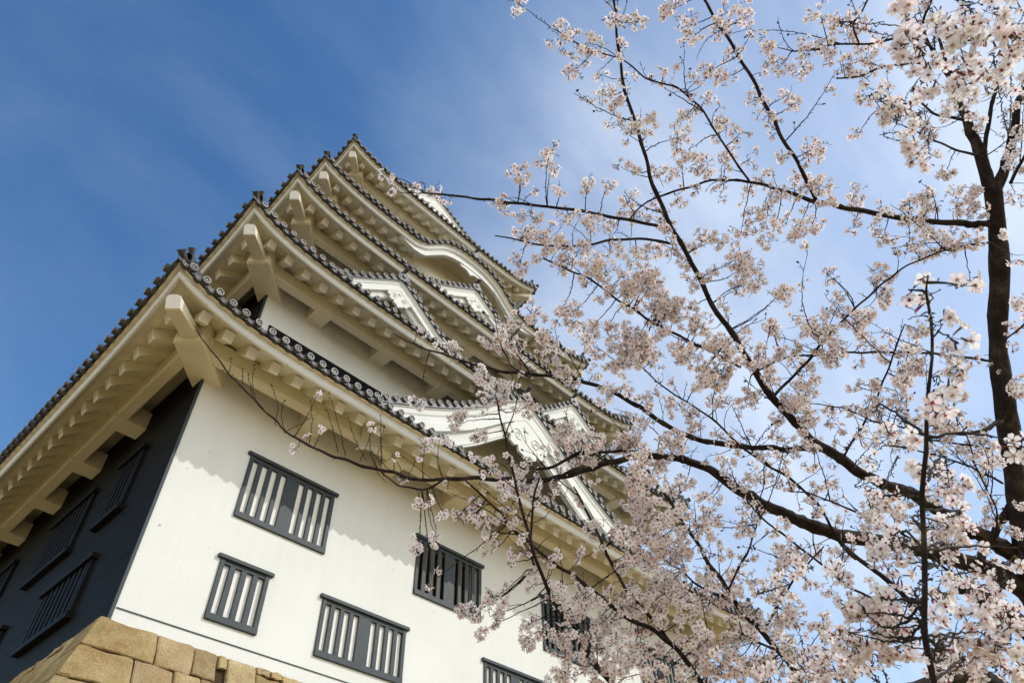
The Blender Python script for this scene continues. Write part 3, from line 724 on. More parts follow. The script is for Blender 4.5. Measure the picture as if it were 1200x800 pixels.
# traced limbs: (depth at start, depth at end, [(x, y, thickness), ...]) thick end first
BR = [
 (4.8, 5.0, [(1235,740,34),(1200,692,30),(1150,665,26),(1085,645,22),(1020,632,20),(985,627,18),(950,615,17),(910,598,15),(885,585,14),(860,570,13),(835,552,11),(800,538,10),(760,535,9),(720,540,9),(690,549,8),(665,557,8),(630,563,7),(600,562,7),(560,560,6),(520,561,5),(490,562,5),(460,553,5),(430,547,4.5),(380,530,4),(350,515,3.5),(330,500,3),(300,470,2.6),(275,445,2.4),(255,420,2.1),(238,398,1.8),(229,382,1.6)]),
 (4.8, 4.4, [(1215,668,26),(1160,632,22),(1130,618,18),(1075,582,16),(1060,575,16),(1030,565,15),(1000,548,14.5),(975,530,13.5),(950,515,12),(930,492,11),(905,466,10),(882,430,9),(862,397,8),(845,372,8),(830,350,7.6),(820,325,7.4),(810,307,7),(792,275,6.6),(777,245,6),(765,215,5.6),(760,200,5.4),(752,167,5),(742,137,4.8),(732,105,4.4),(727,75,4),(724,45,3.8),(721,20,3.4),(719,-15,3)]),
 (5.0, 4.6, [(1160,263,10),(1135,262,9.5),(1100,260,9),(1060,256,8.5),(1030,251,8),(1000,245,7.5),(960,237,7.5),(925,226,5),(900,218,4.6),(870,212,4),(845,211,3.6),(820,215,3.2),(790,225,3),(765,233,2.6),(748,245,2.2),(738,256,1.8)]),
 (4.8, 4.4, [(956,236,6),(940,200,5.6),(917,162,5.4),(902,132,5.2),(880,90,5),(862,60,4.6),(840,25,4.2),(825,0,3.8),(815,-20,3.4)]),
 (4.7, 4.4, [(878,212,3.4),(866,195,3.2),(850,172,3),(835,148,3),(822,128,2.8),(808,114,2.8),(792,102,2.8),(775,98,2.6),(758,92,2.4),(740,78,2.2),(725,68,2),(708,63,1.8),(695,60,1.5)]),
 (4.6, 4.9, [(790,270,5),(755,261,4.6),(730,257,4.6),(680,247,4.2),(630,241,4),(580,235,3.8),(545,231,3.4),(520,228,3),(497,226,2)]),
 (4.5, 4.7, [(793,287,4.2),(775,283,4),(750,280,3.8),(720,281,3.8),(687,287,3.4),(655,289,3),(617,284,2.6),(598,279,2.2),(580,276,1.8)]),
 (4.5, 4.6, [(868,430,4.6),(830,410,4.2),(800,396,4),(780,385,3.8),(760,375,3.6),(742,362,3.4),(722,350,3.2),(705,337,3),(687,324,2.8),(667,317,2.6),(637,302,2.2)]),
 (4.7, 5.0, [(968,525,9),(930,526,8.5),(900,525,8),(860,522,7.6),(820,515,7.4),(795,506,7),(772,492,7),(745,474,6.6),(727,464,6.4),(700,452,6),(675,445,5.6),(650,441,5.2),(600,436,4.4),(575,432,4),(550,425,3.4),(525,417,3),(495,407,2.4),(475,399,2),(462,391,1.6)]),
 (4.6, 4.5, [(905,466,5),(925,445,4.4),(945,425,4.2),(958,408,4),(970,394,3.6),(990,373,3.4),(1020,345,3.2),(1050,320,3),(1070,308,2.6),(1100,296,2.4),(1130,288,3),(1160,284,4)]),
 (4.9, 4.6, [(1165,423,4.5),(1125,418,4.2),(1075,413,4),(1000,413,3.4),(962,416,3.2),(925,418,3),(900,428,2.6),(880,440,2.2)]),
 (4.5, 4.4, [(985,540,3.6),(997,520,3.4),(1010,500,3.4),(1025,472,3.2),(1035,447,3),(1047,415,2.6),(1053,398,2.2),(1060,380,1.8)]),
 (4.6, 4.5, [(1090,512,3),(1055,500,3),(1020,492,2.6),(995,480,2.4),(975,476,2),(955,473,1.6)]),
 (4.8, 4.5, [(1175,566,4),(1150,553,3.4),(1125,542,3.2),(1085,530,2.8),(1055,523,2.4),(1035,522,1.8)]),
 (4.8, 4.6, [(1174,493,8),(1160,500,7),(1145,507,6),(1120,508,4),(1100,502,2.4)]),
 (4.8, 4.5, [(1178,527,4),(1132,521,3.4),(1095,516,3),(1060,517,2.4),(1040,512,1.8)]),
 (4.6, 4.8, [(1003,655,5),(985,637,4.6),(965,600,4.4),(950,582,4.2),(925,560,4),(900,545,3.8),(870,524,3.4),(845,500,3),(820,480,2.6),(790,462,2.4),(762,440,2),(738,418,2),(725,432,1.6)]),
 (4.6, 4.5, [(1085,715,8),(1060,698,8),(1037,677,8),(1020,664,7.5),(1005,655,7),(995,645,6),(985,634,6)]),
 (4.2, 4.6, [(1030,705,4),(1010,695,4),(987,682,3.8),(962,660,3.4),(932,637,3.2),(900,612,3),(878,590,2.6),(860,560,2)]),
 (4.0, 4.4, [(850,830,9),(822,800,8),(805,775,7.4),(790,757,7),(765,738,6.4),(730,720,6),(705,700,5.4),(680,680,5),(650,660,4.6),(625,640,4.2),(600,618,3.8),(585,600,3.4),(565,580,3),(545,562,2.4)]),
 (4.1, 4.4, [(790,757,5.6),(780,745,5.4),(760,720,5),(735,692,4.6),(722,670,4.4),(705,635,4),(690,603,3.6),(682,588,3),(672,570,2.2)]),
 (4.0, 4.5, [(735,840,10),(717,800,9),(700,782,8.4),(692,767,8),(680,747,7.6),(660,720,6.6),(648,700,6),(640,687,5.6),(632,665,5),(625,645,4.6),(618,620,4.4),(612,598,4.2),(604,567,3.8),(598,540,3.2),(592,515,2.6),(585,480,2.2),(580,462,1.6)]),
 (4.2, 4.5, [(970,850,10),(940,800,9),(920,770,8.6),(900,748,8.2),(880,727,7.8),(857,700,7),(845,677,6.2),(830,660,5.8),(815,632,5.2),(800,612,4.8),(786,589,4.4),(777,576,4.2),(766,560,3.8),(755,548,3.4),(748,535,2.6)]),
 (4.3, 4.5, [(857,699,6),(835,695,4.6),(822,688,3.8),(812,680,3),(800,668,2.4)]),
 (4.3, 4.6, [(626,662,3.4),(622,640,3.4),(624,600,3.2),(627,576,3),(632,560,2.6)]),
 (4.6, 4.8, [(520,561,3.4),(500,573,3),(480,571,2.8),(465,567,2.4),(450,556,2),(440,545,1.8)]),
 (4.6, 4.7, [(650,563,4),(672,550,5),(685,545,5),(625,550,0.0)][:3]),
 (4.5, 4.7, [(695,532,6.5),(680,530,6),(665,538,5),(648,546,4.4),(628,550,4)]),
 (4.4, 4.6, [(760,531,4),(730,528,4),(700,530,4),(690,531,4)]),
 (4.3, 4.5, [(853,692,3),(865,665,3),(875,650,2.8),(885,620,2.4),(890,600,2.2),(880,588,1.8)]),
 (4.3, 4.5, [(893,741,4),(907,717,4),(920,695,3.4),(937,670,3),(957,650,2.4),(965,640,1.8)]),
 (4.2, 4.4, [(600,430,2.6),(622,442,2.6),(610,420,2.2),(590,400,2)]),
 (4.0, 4.1, [(990,800,5),(950,780,4.4),(925,766,4),(900,757,3.6),(870,742,3)]),
 (3.4, 3.2, [(1250,780,34),(1200,735,28),(1165,708,25),(1140,695,18),(1120,690,9)]),
 (3.6, 3.4, [(1260,860,36),(1190,815,30),(1140,795,26),(1090,800,18),(1040,815,12)]),
 (4.9, 4.8, [(1196,575,12),(1180,600,12),(1165,625,12),(1152,648,12),(1148,662,12)]),
 (4.2, 4.4, [(1165,700,5),(1110,668,4.5),(1085,642,4),(1050,622,3.6),(1015,605,3.2),(985,592,3),(955,580,2.4),(925,575,2)]),
 (4.6, 4.4, [(1130,140,6),(1100,135,4),(1080,122,3.2),(1060,121,3),(1040,118,2.4)]),
 (4.7, 4.5, [(1152,185,5),(1120,175,3.6),(1095,165,3),(1075,155,2.6),(1060,148,2)]),
 (4.7, 4.5, [(1110,75,5),(1090,74,4),(1050,76,3.6),(1030,80,3.4),(1005,90,3),(980,92,2.4)]),
 (4.7, 4.5, [(1112,88,4.4),(1090,55,4),(1060,44,3.6),(1030,50,3.4),(1007,52,3.2),(980,52,3),(950,59,2.6),(928,60,2.2)]),
 (4.5, 4.4, [(1007,53,3),(1000,30,3),(1012,10,2.6),(1022,-10,2.4)]),
 (4.8, 4.4, [(1112,92,5),(1092,60,4.6),(1082,30,4.2),(1088,8,4),(1100,-15,3)]),
 (4.6, 4.4, [(1165,640,4),(1168,600,3),(1150,560,2.6),(1140,540,2)]),
 (4.8, 4.7, [(1184,215,6),(1202,180,5),(1215,160,4)]),
 (4.7, 4.6, [(1176,400,3),(1200,380,3),(1215,365,3)]),
]
def smooth_path(pts, step=.035):
    P = [Vector(p[0]) for p in pts]; Rr = [p[1] for p in pts]
    out_p, out_r = [], []
    for i in range(len(P)-1):
        p0 = P[max(i-1, 0)]; p1 = P[i]; p2 = P[i+1]; p3 = P[min(i+2, len(P)-1)]
        n = max(2, int((p2-p1).length/step))
        for k in range(n):
            t = k/n; t2 = t*t; t3 = t2*t
            out_p.append(.5*((2*p1)+(p2-p0)*t+(2*p0-5*p1+4*p2-p3)*t2+(3*p1-p0-3*p2+p3)*t3))
            out_r.append(Rr[i]*(1-t)+Rr[i+1]*t)
    out_p.append(P[-1]); out_r.append(Rr[-1])
    return out_p, out_r
class NM:                                            # numpy mesh collector
    def __init__(s): s.v = []; s.f = []; s.m = []; s.c = []; s.n = 0
    def add(s, v, f, m, c):
        s.v.append(np.asarray(v, float)); s.f.append([np.asarray(q)+s.n for q in f] if False else (f, s.n)); s.m.append(m); s.c.append(c); s.n += len(v)
def quick_mesh(name, V, F4, mi, mats, col=None, smooth=True):
    """V (n,3), F4 (m,4) quads; a triangle repeats nothing: pass -1 as its last corner"""
    me = bpy.data.meshes.new(name); F4 = np.asarray(F4, int); tot = np.where(F4[:, 3] < 0, 3, 4)
    loops = F4[F4 >= 0]; me.vertices.add(len(V)); me.vertices.foreach_set('co', np.asarray(V, 'f').ravel())
    me.loops.add(len(loops)); me.loops.foreach_set('vertex_index', loops.astype('i')); me.polygons.add(len(F4))
    st = np.concatenate([[0], np.cumsum(tot)[:-1]]); me.polygons.foreach_set('loop_start', st.astype('i'))
    for m_ in mats: me.materials.append(m_)
    me.polygons.foreach_set('material_index', np.asarray(mi, 'i')); me.polygons.foreach_set('use_smooth', np.full(len(F4), smooth))
    me.update(calc_edges=True); me.validate()
    if col is not None:
        a = me.attributes.new('tint', 'FLOAT_COLOR', 'POINT'); a.data.foreach_set('color', np.asarray(col, 'f').ravel())
    return me
def tube_arrays(path, rad, seg, rough=0.0):
    V = []; F = []
    a = None
    for i, p in enumerate(path):
        t = (path[min(i+1, len(path)-1)]-path[max(i-1, 0)]).normalized()
        if a is None: a = t.cross(Vector((.3, .2, .9)))
        a = (a-t*a.dot(t)); 
        if a.length < 1e-6: a = t.cross(Vector((1, 0, 0)))
        a.normalize(); c = t.cross(a)
        for k in range(seg):
            r_ = rad[i]*(1+rough*(rng.random()-.5)*2)
            V.append(p+(a*math.cos(2*math.pi*k/seg)+c*math.sin(2*math.pi*k/seg))*r_)
    for i in range(len(path)-1):
        for k in range(seg): F.append((i*seg+k, i*seg+(k+1) % seg, (i+1)*seg+(k+1) % seg, (i+1)*seg+k))
    n = len(V); V.append(path[-1]); b = (len(path)-1)*seg
    for k in range(seg): F.append((b+k, b+(k+1) % seg, n, -1))
    return V, F

# trunk: rooted in the ground, rising out of the right edge of the picture
Ttrace = [(1228,800,46,4.7),(1222,720,38,4.75),(1200,640,31,4.8),(1190,580,29,4.85),(1184,530,28,4.9),(1180,480,27,4.9),(1171,400,26,5.0),(1170,330,25,5.0),(1166,262,25,5.0),(1162,215,23,5.0)]
top = [(at(x, y, d), w*.80/2*d/FPX) for x, y, w, d in Ttrace]
p0 = top[0][0]; base = Vector((p0.x-.25, p0.y-.1, -.05))
tpts = [(base, .30), (base+Vector((.02, .02, .35)), .215), (base.lerp(p0, .35)+Vector((.06, -.04, 0)), .19), (base.lerp(p0, .7)+Vector((.05, .0, 0)), .165)]+top
TREE = empty('cherry_tree', Vector((base.x, base.y, 0)))
tag(TREE, 'dark-limbed cherry tree in full pale pink blossom, reaching in front of the white castle', 'tree')
TO = TREE.location.copy()
pp, rr_ = smooth_path(tpts, .08); rr_ = [a*(1+.07*math.sin(i*.55)+.05*math.sin(i*1.3+1)) for i, a in enumerate(rr_)]
for i in range(8, len(pp)-1): pp[i] += Vector((math.sin(i*.35), math.cos(i*.3), 0))*.012
V, F = tube_arrays(pp, rr_, 22, .06)
me = quick_mesh('trunk', np.array([tuple(v-TO) for v in V]), F, np.zeros(len(F)), [M['bark']]); o = bpy.data.objects.new('trunk', me); C.objects.link(o); o.parent = TREE
STEMS = [(5.0, 4.9, [(1161,222,20),(1150,185,16),(1133,140,13),(1118,110,9),(1110,75,6),(1100,45,4)]), (5.0, 4.8, [(1165,225,19),(1180,190,14),(1188,150,12),(1197,110,10),(1215,60,8),(1225,20,6)]), (5.0, 4.9, [(1150,190,8),(1158,150,7),(1165,110,6),(1178,85,5),(1190,60,4)])]
SAMP = []                                            # (point, px, py, depth) along every limb, for twigs to spring from
twV, twF = [], []
def addtw(path, rad, seg=5, rough=.12):
    V, F = tube_arrays(path, rad, seg, rough); b = len(twV); twV.extend(V); twF.extend([tuple(i+b if i >= 0 else -1 for i in f) for f in F])
def bud(p, dr, s=1.0):
    dr = dr.normalized(); L_ = .011*s
    addtw([p, p+dr*L_*.4, p+dr*L_*.8, p+dr*L_], [.0012*s, .0028*s, .0022*s, .0006*s], 4, 0)
for bi, (d0, d1, pts) in enumerate(STEMS+BR):
    n = len(pts); Q = []
    for i, (x, y, w_) in enumerate(pts):
        d = d0+(d1-d0)*i/(n-1)+.05*math.sin(bi*1.7+i*.9)*(0 if i == 0 else 1)
        Q.append((at(x, y, d), w_*(.92 if w_ > 9 else .82)/2*d/FPX/math.sqrt(1+((x-600)/FPX)**2)**.9))
    pp, rr_ = smooth_path(Q, .03)
    amp = .004
    ph = rng.uniform(0, 6)
    for i in range(1, len(pp)-1): pp[i] += Vector((math.sin(i*.9+ph), math.cos(i*.7+ph), math.sin(i*1.1+2*ph)))*amp*(.6 if pts[0][2] < 6 else 1)
    knot = [1+(.16 if rng.random() < .12 else 0) for _ in pp]
    V, F = tube_arrays(pp, [a*b for a, b in zip(rr_, knot)], 12 if pts[0][2] > 9 else 8, .07)
    me = quick_mesh('branch', np.array([tuple(v-TO) for v in V]), F, np.zeros(len(F)), [M['bark']])
    o = bpy.data.objects.new('branch', me); C.objects.link(o); o.parent = TREE
    for i in range(0, len(pp)):
        x, y, z = pix(pp[i]); SAMP.append((pp[i], x, y, z, rr_[i]))
    # spurs and buds along the thinner wood
    for i in range(2, len(pp)-1):
        if rr_[i] < .022 and rng.random() < .28:
            t = (pp[i+1]-pp[i]).normalized(); sd = Vector([rng.gauss(0, 1) for _ in range(3)]); sd = (sd-t*sd.dot(t)).normalized()
            dr = (sd+t*rng.uniform(0, .9)).normalized(); l = rng.uniform(.006, .03)
            addtw([pp[i], pp[i]+dr*l*.6, pp[i]+dr*l], [.0024, .0019, .0015], 4); bud(pp[i]+dr*l, dr, rng.uniform(.7, 1.2))
# the near upright shoot: springs from a low limb below the picture
sh = [(1105,860,11),(1093,800,9.5),(1085,750,9),(1082,700,8.5),(1083,640,8.2),(1080,575,7.6),(1084,530,7),(1088,470,6.2),(1090,420,5.4),(1090,375,4.8),(1086,345,3.6),(1085,325,2.4)]
Q = [(at(x, y, 1.75), w_*.72/2*1.75/FPX) for x, y, w_ in sh]
Q = [(p+Vector([rng.gauss(0, .004) for _ in range(3)]), a*rng.uniform(.88, 1.15)) for p, a in Q]
low = at(1105, 860, 1.75)
lead = [(base+Vector((0, 0, .95)), .06), (base.lerp(Vector((low.x, low.y, .9)), .5)+Vector((0, 0, .35)), .035), (Vector((low.x+.05, low.y+.02, 1.55)), .02)]
pp, rr_ = smooth_path(lead+Q, .04); V, F = tube_arrays(pp, rr_, 9, .08)
me = quick_mesh('branch', np.array([tuple(v-TO) for v in V]), F, np.zeros(len(F)), [M['bark']]); o = bpy.data.objects.new('branch', me); C.objects.link(o); o.parent = TREE
o['label'] = 'near reddish upright shoot'
for i in range(len(pp)):
    if i > 8:
        x, y, z = pix(pp[i]); SAMP.append((pp[i], x, y, z, rr_[i]))
    if i > 10 and i % 2 == 0:
        sd = Vector([rng.gauss(0, 1) for _ in range(3)]).normalized(); l = rng.uniform(.006, .014)
        addtw([pp[i], pp[i]+sd*l], [.002, .0014], 4); bud(pp[i]+sd*l, sd+CU*.8, rng.uniform(.5, .9))

BLOBS = '''611 5 14|657 44 18|686 52 22|673 83 16|704 111 16|717 121 14|712 20 8|745 150 20|762 140 12|781 78 12|779 96 10|787 13 22|807 31 16|812 46 12|872 18 18|833 83 14|849 93 14|815 96 9|794 163 20|807 178 12|828 196 16|818 227 9|851 152 16|870 155 12|900 57 18|916 77 14|942 83 16|924 111 14|931 121 10|962 15 16|983 26 20|962 46 12|1009 31 18|988 77 16|1019 77 14
1055 31 26 2.1|1076 57 28 2.0|1123 52 34 1.9|1148 31 30 1.9|1164 62 34 1.9|1123 83 30 2.0|1190 46 26 1.9|1143 5 14 2.1|1100 20 22 2.2|1180 10 20 2.3|1090 90 20 2.1|1150 95 22 2.1|1035 119 26 2.7|1055 129 24 2.7|1019 114 18 2.8|1075 140 16 2.8|1071 170 20 3.2|1081 186 18 3.2|1128 119 20 3.4|1143 150 12 3.8|1190 100 16 2.6
645 181 16|645 196 14|608 201 15|611 212 10|691 212 14|712 214 12|740 201 10|740 232 10|657 222 10|590 245 12|621 253 18|611 274 18|632 279 22|663 289 20|642 294 14|683 292 14|699 310 22|709 320 18|776 261 16|714 261 14|761 294 18|745 304 14|787 299 10|740 336 22|756 331 18|735 351 16|781 362 24|776 351 20|792 372 16|823 284 16|843 279 16|869 274 16|890 258 18|900 253 14|900 284 14|859 305 18|874 310 22|880 331 20|869 336 16|937 269 20|952 263 16|921 263 12|960 170 16|952 181 14|962 219 22|952 217 16|875 227 12|1004 160 10|973 325 9|1030 336 14|1035 320 12|1035 279 14|1066 279 22|1086 274 16|1102 281 14|1081 227 16|1097 238 14|1123 232 16|1143 227 16|1190 196 18|1190 227 14|1194 300 12|1128 336 16|1138 330 10|1097 382 20|1112 393 16|1076 388 16|1004 377 16|983 362 12|1014 372 12|952 388 16|937 382 14|973 385 12|911 346 16|906 382 12|818 382 18|807 361 14|678 362 20|657 367 16|694 382 18|714 382 14|621 367 18|637 388 16|601 382 16|750 393 18|507 222 13|524 229 9|497 214 8|452 203 8|461 224 8
565 442 16|584 455 14|582 467 12|567 472 12|600 447 8|615 477 16|492 469 11|537 490 16|530 500 12|560 512 15|515 515 12|497 522 14|525 405 12|532 417 10|492 387 8|600 395 22|590 387 16|580 400 14|645 417 14|630 420 10|720 427 14|730 427 10|715 462 16|707 457 12|667 505 16|662 510 12|690 515 14|675 535 10|730 515 14|738 522 12|590 545 14|612 552 14|590 570 14|610 572 16|630 572 14|565 552 8|685 395 22|695 405 18|715 395 16|737 400 22|470 560 6
755 412 24|765 420 18|740 407 18|797 412 16|805 420 14|827 437 24|837 445 18|820 447 14|845 412 20|845 467 12|812 497 18|810 487 14|792 517 20|785 520 14|740 517 14|725 517 12|755 530 10|755 467 14|760 480 12|785 475 12|750 497 14|750 547 22|760 542 18|775 545 18|747 560 20|752 572 18|750 590 22|735 592 16|770 592 18|795 567 16|803 565 12|825 585 12|835 582 10|887 560 18|850 542 12|840 505 9|675 520 14|695 515 12|662 500 12|687 535 12|660 512 12|887 417 12
755 330 22|765 327 16|785 357 24|777 367 18|755 400 24|750 410 20|797 405 16|812 415 14|847 407 16|835 410 12|870 397 12|817 382 14|810 332 12|832 440 22|850 435 16|905 385 12|912 345 14|905 425 18|895 420 12|920 410 14|947 450 16|937 460 14|935 475 20|925 475 16|945 485 16|910 490 12|952 382 18|960 385 14|980 405 14|972 420 14|975 410 12|1002 385 12|1012 370 12|982 357 12|985 372 8|975 327 10|1027 320 14|1032 347 12|1010 425 10|1002 452 10|975 475 10|1015 472 14|972 492 8
945 450 16|935 470 20|942 485 16|915 510 12|972 485 10|982 422 14|1065 435 20|1055 437 16|1075 422 16|1052 460 18|1062 450 14|1112 415 18|1115 432 18|1100 440 16|1025 477 12|1007 510 14 3.0|1027 515 14 3.0|1042 507 16 2.7|1030 547 14 3|1035 575 18 3|1040 585 20 3|1025 590 14|1105 462 18|1107 477 18|1100 495 20|1110 502 16|1145 507 12|1155 520 14|1192 460 14|1192 450 12|1157 540 12|1105 562 22 2.7|1112 572 22 2.7|1100 580 20 2.7|1090 550 10|952 550 10|915 540 12|915 555 10|975 565 9|922 565 12|1060 585 14|1145 575 10|975 537 8|1187 520 9 1.9
1025 607 20|1055 607 14|1005 612 12|1112 607 28 2.4|1125 620 24 2.4|1100 615 20 2.5|1040 642 26 2.5|1055 637 22 2.4|1050 657 22 2.5|915 645 16|915 660 16|937 650 14|965 642 10|987 645 10|950 682 10|912 710 18|932 725 16|965 735 20|1007 705 24 2.4|1030 700 24 2.4|1005 720 26 2.4|1040 715 24 2.5|1055 705 20 2.5|1020 740 28 2.4|995 740 24 2.4|1040 735 26 2.4|1055 730 22 2.4|975 760 22 2.8|1000 760 24 2.5|1025 765 26 2.5|1050 755 24 2.4|955 775 22 3|975 785 22 2.8|950 790 20 3|1005 785 20 2.8|925 755 18|912 775 18|925 785 18|907 740 16|1105 675 14 2.6|1120 740 22 2.3|1132 750 22 2.3|1150 740 26 2.2|1175 740 26 2.2|1165 755 26 2.2|1190 760 26 2.2|1140 690 16 2.3|1160 695 16 2.3|1177 687 14 2.2|1192 642 16 1.9|1115 720 14 2.4|1175 725 20 2.3|1115 770 22 2.3|1140 775 20 2.4|1115 790 18 2.3|1095 760 14|1072 650 10 2.5|1170 785 20 2.4|1195 795 20 2.4
605 647 10|595 660 7|655 695 16|647 695 12|587 700 14|592 710 14|627 685 8|687 697 16|680 707 14|675 720 16|620 732 18|617 747 14|635 737 16|662 747 20|655 760 16|705 722 18|715 730 18|700 750 20|675 750 18|720 757 18|740 762 18|680 775 20|655 787 16|700 780 18|667 795 16|720 785 18|740 775 16|740 737 16|750 750 16|770 760 14|730 655 12|730 665 10|717 685 10|705 697 10|740 692 16|730 707 16|755 695 16|775 682 20|787 677 16|780 695 16|795 702 18|735 632 22|720 622 16|750 620 22|765 635 20|770 645 22|787 645 20|795 630 18|780 615 22|760 610 20|800 657 18|770 662 18|695 617 14|740 645 14|830 612 18|820 615 14|842 650 9|825 675 14|830 645 9|867 650 10|800 692 18|820 700 16|805 720 18|830 715 10|785 730 14|820 740 18|805 750 16|830 750 18|820 770 20|800 760 18|835 770 22|830 790 22|855 760 18|870 750 18|860 785 20|845 780 22|875 785 20|855 730 10|875 715 14|875 675 14|805 795 14|755 790 18|775 792 16|895 770 18|890 795 18
490 637 12|492 647 7|512 622 8|540 715 10|555 717 16|580 702 16|575 722 14|565 740 10|505 680 5|517 672 4|575 645 8|550 605 10|570 622 8|371 467 6|376 502 5|359 517 4|346 524 4|435 502 4|462 532 4|495 587 13|520 600 9|562 590 9|560 602 14|537 605 10|525 572 6|470 560 7|600 590 8|575 625 10|512 630 9
1065 340 11 1.8|1093 350 6 1.8'''
# flower template, unit = one flower radius, facing +Z
def flower_template():
    V = []; F = []; mi = []; kind = []
    for p in range(5):
        a0 = 2*math.pi*p/5; ca, sa = math.cos(a0), math.sin(a0); b = len(V)
        for x, y, z in [(.08, 0, .0), (.32, -.20, .06), (.66, -.37, .13), (.95, -.20, .14), (.88, 0, .20), (.95, .20, .14), (.66, .37, .13), (.32, .20, .06), (.5, 0, .13)]:
            V.append((x*ca-y*sa, x*sa+y*ca, z)); kind.append(0 if x > .2 else 1)
        for f in [(0, 1, 8, -1), (0, 8, 7, -1), (1, 2, 8, -1), (8, 6, 7, -1), (2, 3, 4, 8), (4, 5, 6, 8)]:
            F.append(tuple(i+b if i >= 0 else -1 for i in f)); mi.append(0)
    b = len(V)                                        # stamens and eye
    for k in range(6):
        a = 2*math.pi*k/6; V.append((.17*math.cos(a), .17*math.sin(a), .16)); kind.append(2)
    V.append((0, 0, .06)); kind.append(2)
    for k in range(6): F.append((b+k, b+(k+1) % 6, b+6, -1)); mi.append(0)
    b = len(V)                                        # calyx
    for z, r in ((.0, .13), (-.30, .09), (-.42, .04)):
        for k in range(4): V.append((r*math.cos(k*math.pi/2), r*math.sin(k*math.pi/2), z)); kind.append(3)
    for i in range(2):
        for k in range(4): F.append((b+i*4+k, b+i*4+(k+1) % 4, b+(i+1)*4+(k+1) % 4, b+(i+1)*4+k)); mi.append(0)
    for k in range(5):                                # sepals
        a = 2*math.pi*(k+.5)/5; b = len(V); ca, sa = math.cos(a), math.sin(a)
        for x, y, z in ((.08, -.07, -.05), (.08, .07, -.05), (.36, 0, -.01)): V.append((x*ca-y*sa, x*sa+y*ca, z)); kind.append(3)
        F.append((b, b+1, b+2, -1)); mi.append(0)
    return np.array(V), np.array(F), np.array(kind)
FT, FF, FK = flower_template()
def bud_template():
    V = []; F = []; K = []
    for z, r in ((-.45, .05), (-.2, .12), (.0, .14), (.25, .20), (.5, .17), (.68, .04)):
        for k in range(5): V.append((r*math.cos(k*2*math.pi/5), r*math.sin(k*2*math.pi/5), z)); K.append(3 if z < .05 else 4)
    for i in range(5):
        for k in range(5): F.append((i*5+k, i*5+(k+1) % 5, (i+1)*5+(k+1) % 5, (i+1)*5+k))
    return np.array(V), np.array(F), np.array(K)
BT, BF, BK = bud_template()
def frame(z):
    z = z/np.linalg.norm(z); a = nr.normal(size=3); a -= z*a.dot(z); a /= np.linalg.norm(a); return np.stack([a, np.cross(z, a), z], 1)
FR = .0235
def cluster(c, rad, n_umb, sparse=False):
    """flowers in umbels inside a ball at c; returns arrays"""
    VV, FF_, CC = [], [], []; n = 0
    pinkness = rng.uniform(0, 1)
    def put(T, Fa, K, Rm, s, p, col):
        nonlocal n
        v = (T*s)@Rm.T+p; VV.append(v); f = np.where(Fa >= 0, Fa+n, -1); FF_.append(f); CC.append(col); n += len(v)
    for u in range(n_umb):
        off = nr.normal(size=3); off /= np.linalg.norm(off); off *= rad*rng.uniform(.1, .85)
        node = np.array(c)+off
        # twiglet to the node
        nf = rng.choice([3, 4, 4, 5, 5]); out_ = off/np.linalg.norm(off)*.7+np.array([0, 0, -.35])
        for q in range(nf+(1 if rng.random() < .45 else 0)):
            isbud = q >= nf or rng.random() < (.10 if not sparse else .35)
            dr = out_+nr.normal(size=3)*.75; dr /= np.linalg.norm(dr)
            L_ = rng.uniform(.018, .032)*(.8 if isbud else 1)
            tip = node+dr*L_
            # pedicel
            Rm = frame(dr); r_ = .0008
            T = np.array([(r_*math.cos(a), r_*math.sin(a), z) for z in (0, L_) for a in (0, 2.1, 4.2)])
            col = np.tile((.16, .15, .05, 1), (6, 1)); put(T, np.array([(0,1,4,3),(1,2,5,4),(2,0,3,5)]), None, Rm, 1, node, col)
            s = FR*rng.uniform(.88, 1.1)
            if isbud:
                col = np.where((BK == 3)[:, None], (.22, .05, .04, 1), (.62, .20, .28, 1)) if rng.random() < .55 else np.where((BK == 3)[:, None], (.22, .06, .04, 1), (.80, .52, .55, 1))
                put(BT, BF, BK, frame(dr), s*.75, tip+dr*s*.3, col)
            else:
                fd = dr+nr.normal(size=3)*.35; w_ = rng.random(); pk = .35*pinkness+.65*w_*w_
                base_ = np.array([.97-.02*pk, .945-.12*pk, .91-.08*pk, 1])
                deep = np.array([.86, .66, .64, 1])
                ctr = np.array((.42, .03, .07, 1)) if rng.random() < .5+.2*pk else np.array((.60, .42, .12, 1))
                col = np.zeros((len(FT), 4)); col[FK == 0] = base_; col[FK == 1] = deep; col[FK == 2] = ctr; col[FK == 3] = (.22, .10, .05, 1)
                T = FT.copy(); T[:, 2] *= rng.uniform(.6, 2.6)
                T[:, :2] *= (1+nr.normal(size=(len(T), 1))*.03)
                put(T, FF, FK, frame(fd), s, tip+dr*s*.42, col)
        # bracts and young leaves at the node
        for q in range(rng.choice([1, 2, 3])):
            dr = out_+nr.normal(size=3)*.9; T = np.array([(0, -.12, 0), (0, .12, 0), (0.02, .1, .5), (0, 0, .9), (0.02, -.1, .5)])
            g_ = rng.random(); colr = (.10, .05, .03, 1) if g_ < .5 else (.20, .22, .05, 1)
            put(T, np.array([(0, 1, 2, 4), (4, 2, 3, -1)]), None, frame(dr), .013*rng.uniform(.7, 1.3), node, np.tile(colr, (5, 1)))
    return np.concatenate(VV), np.concatenate(FF_), np.concatenate(CC)

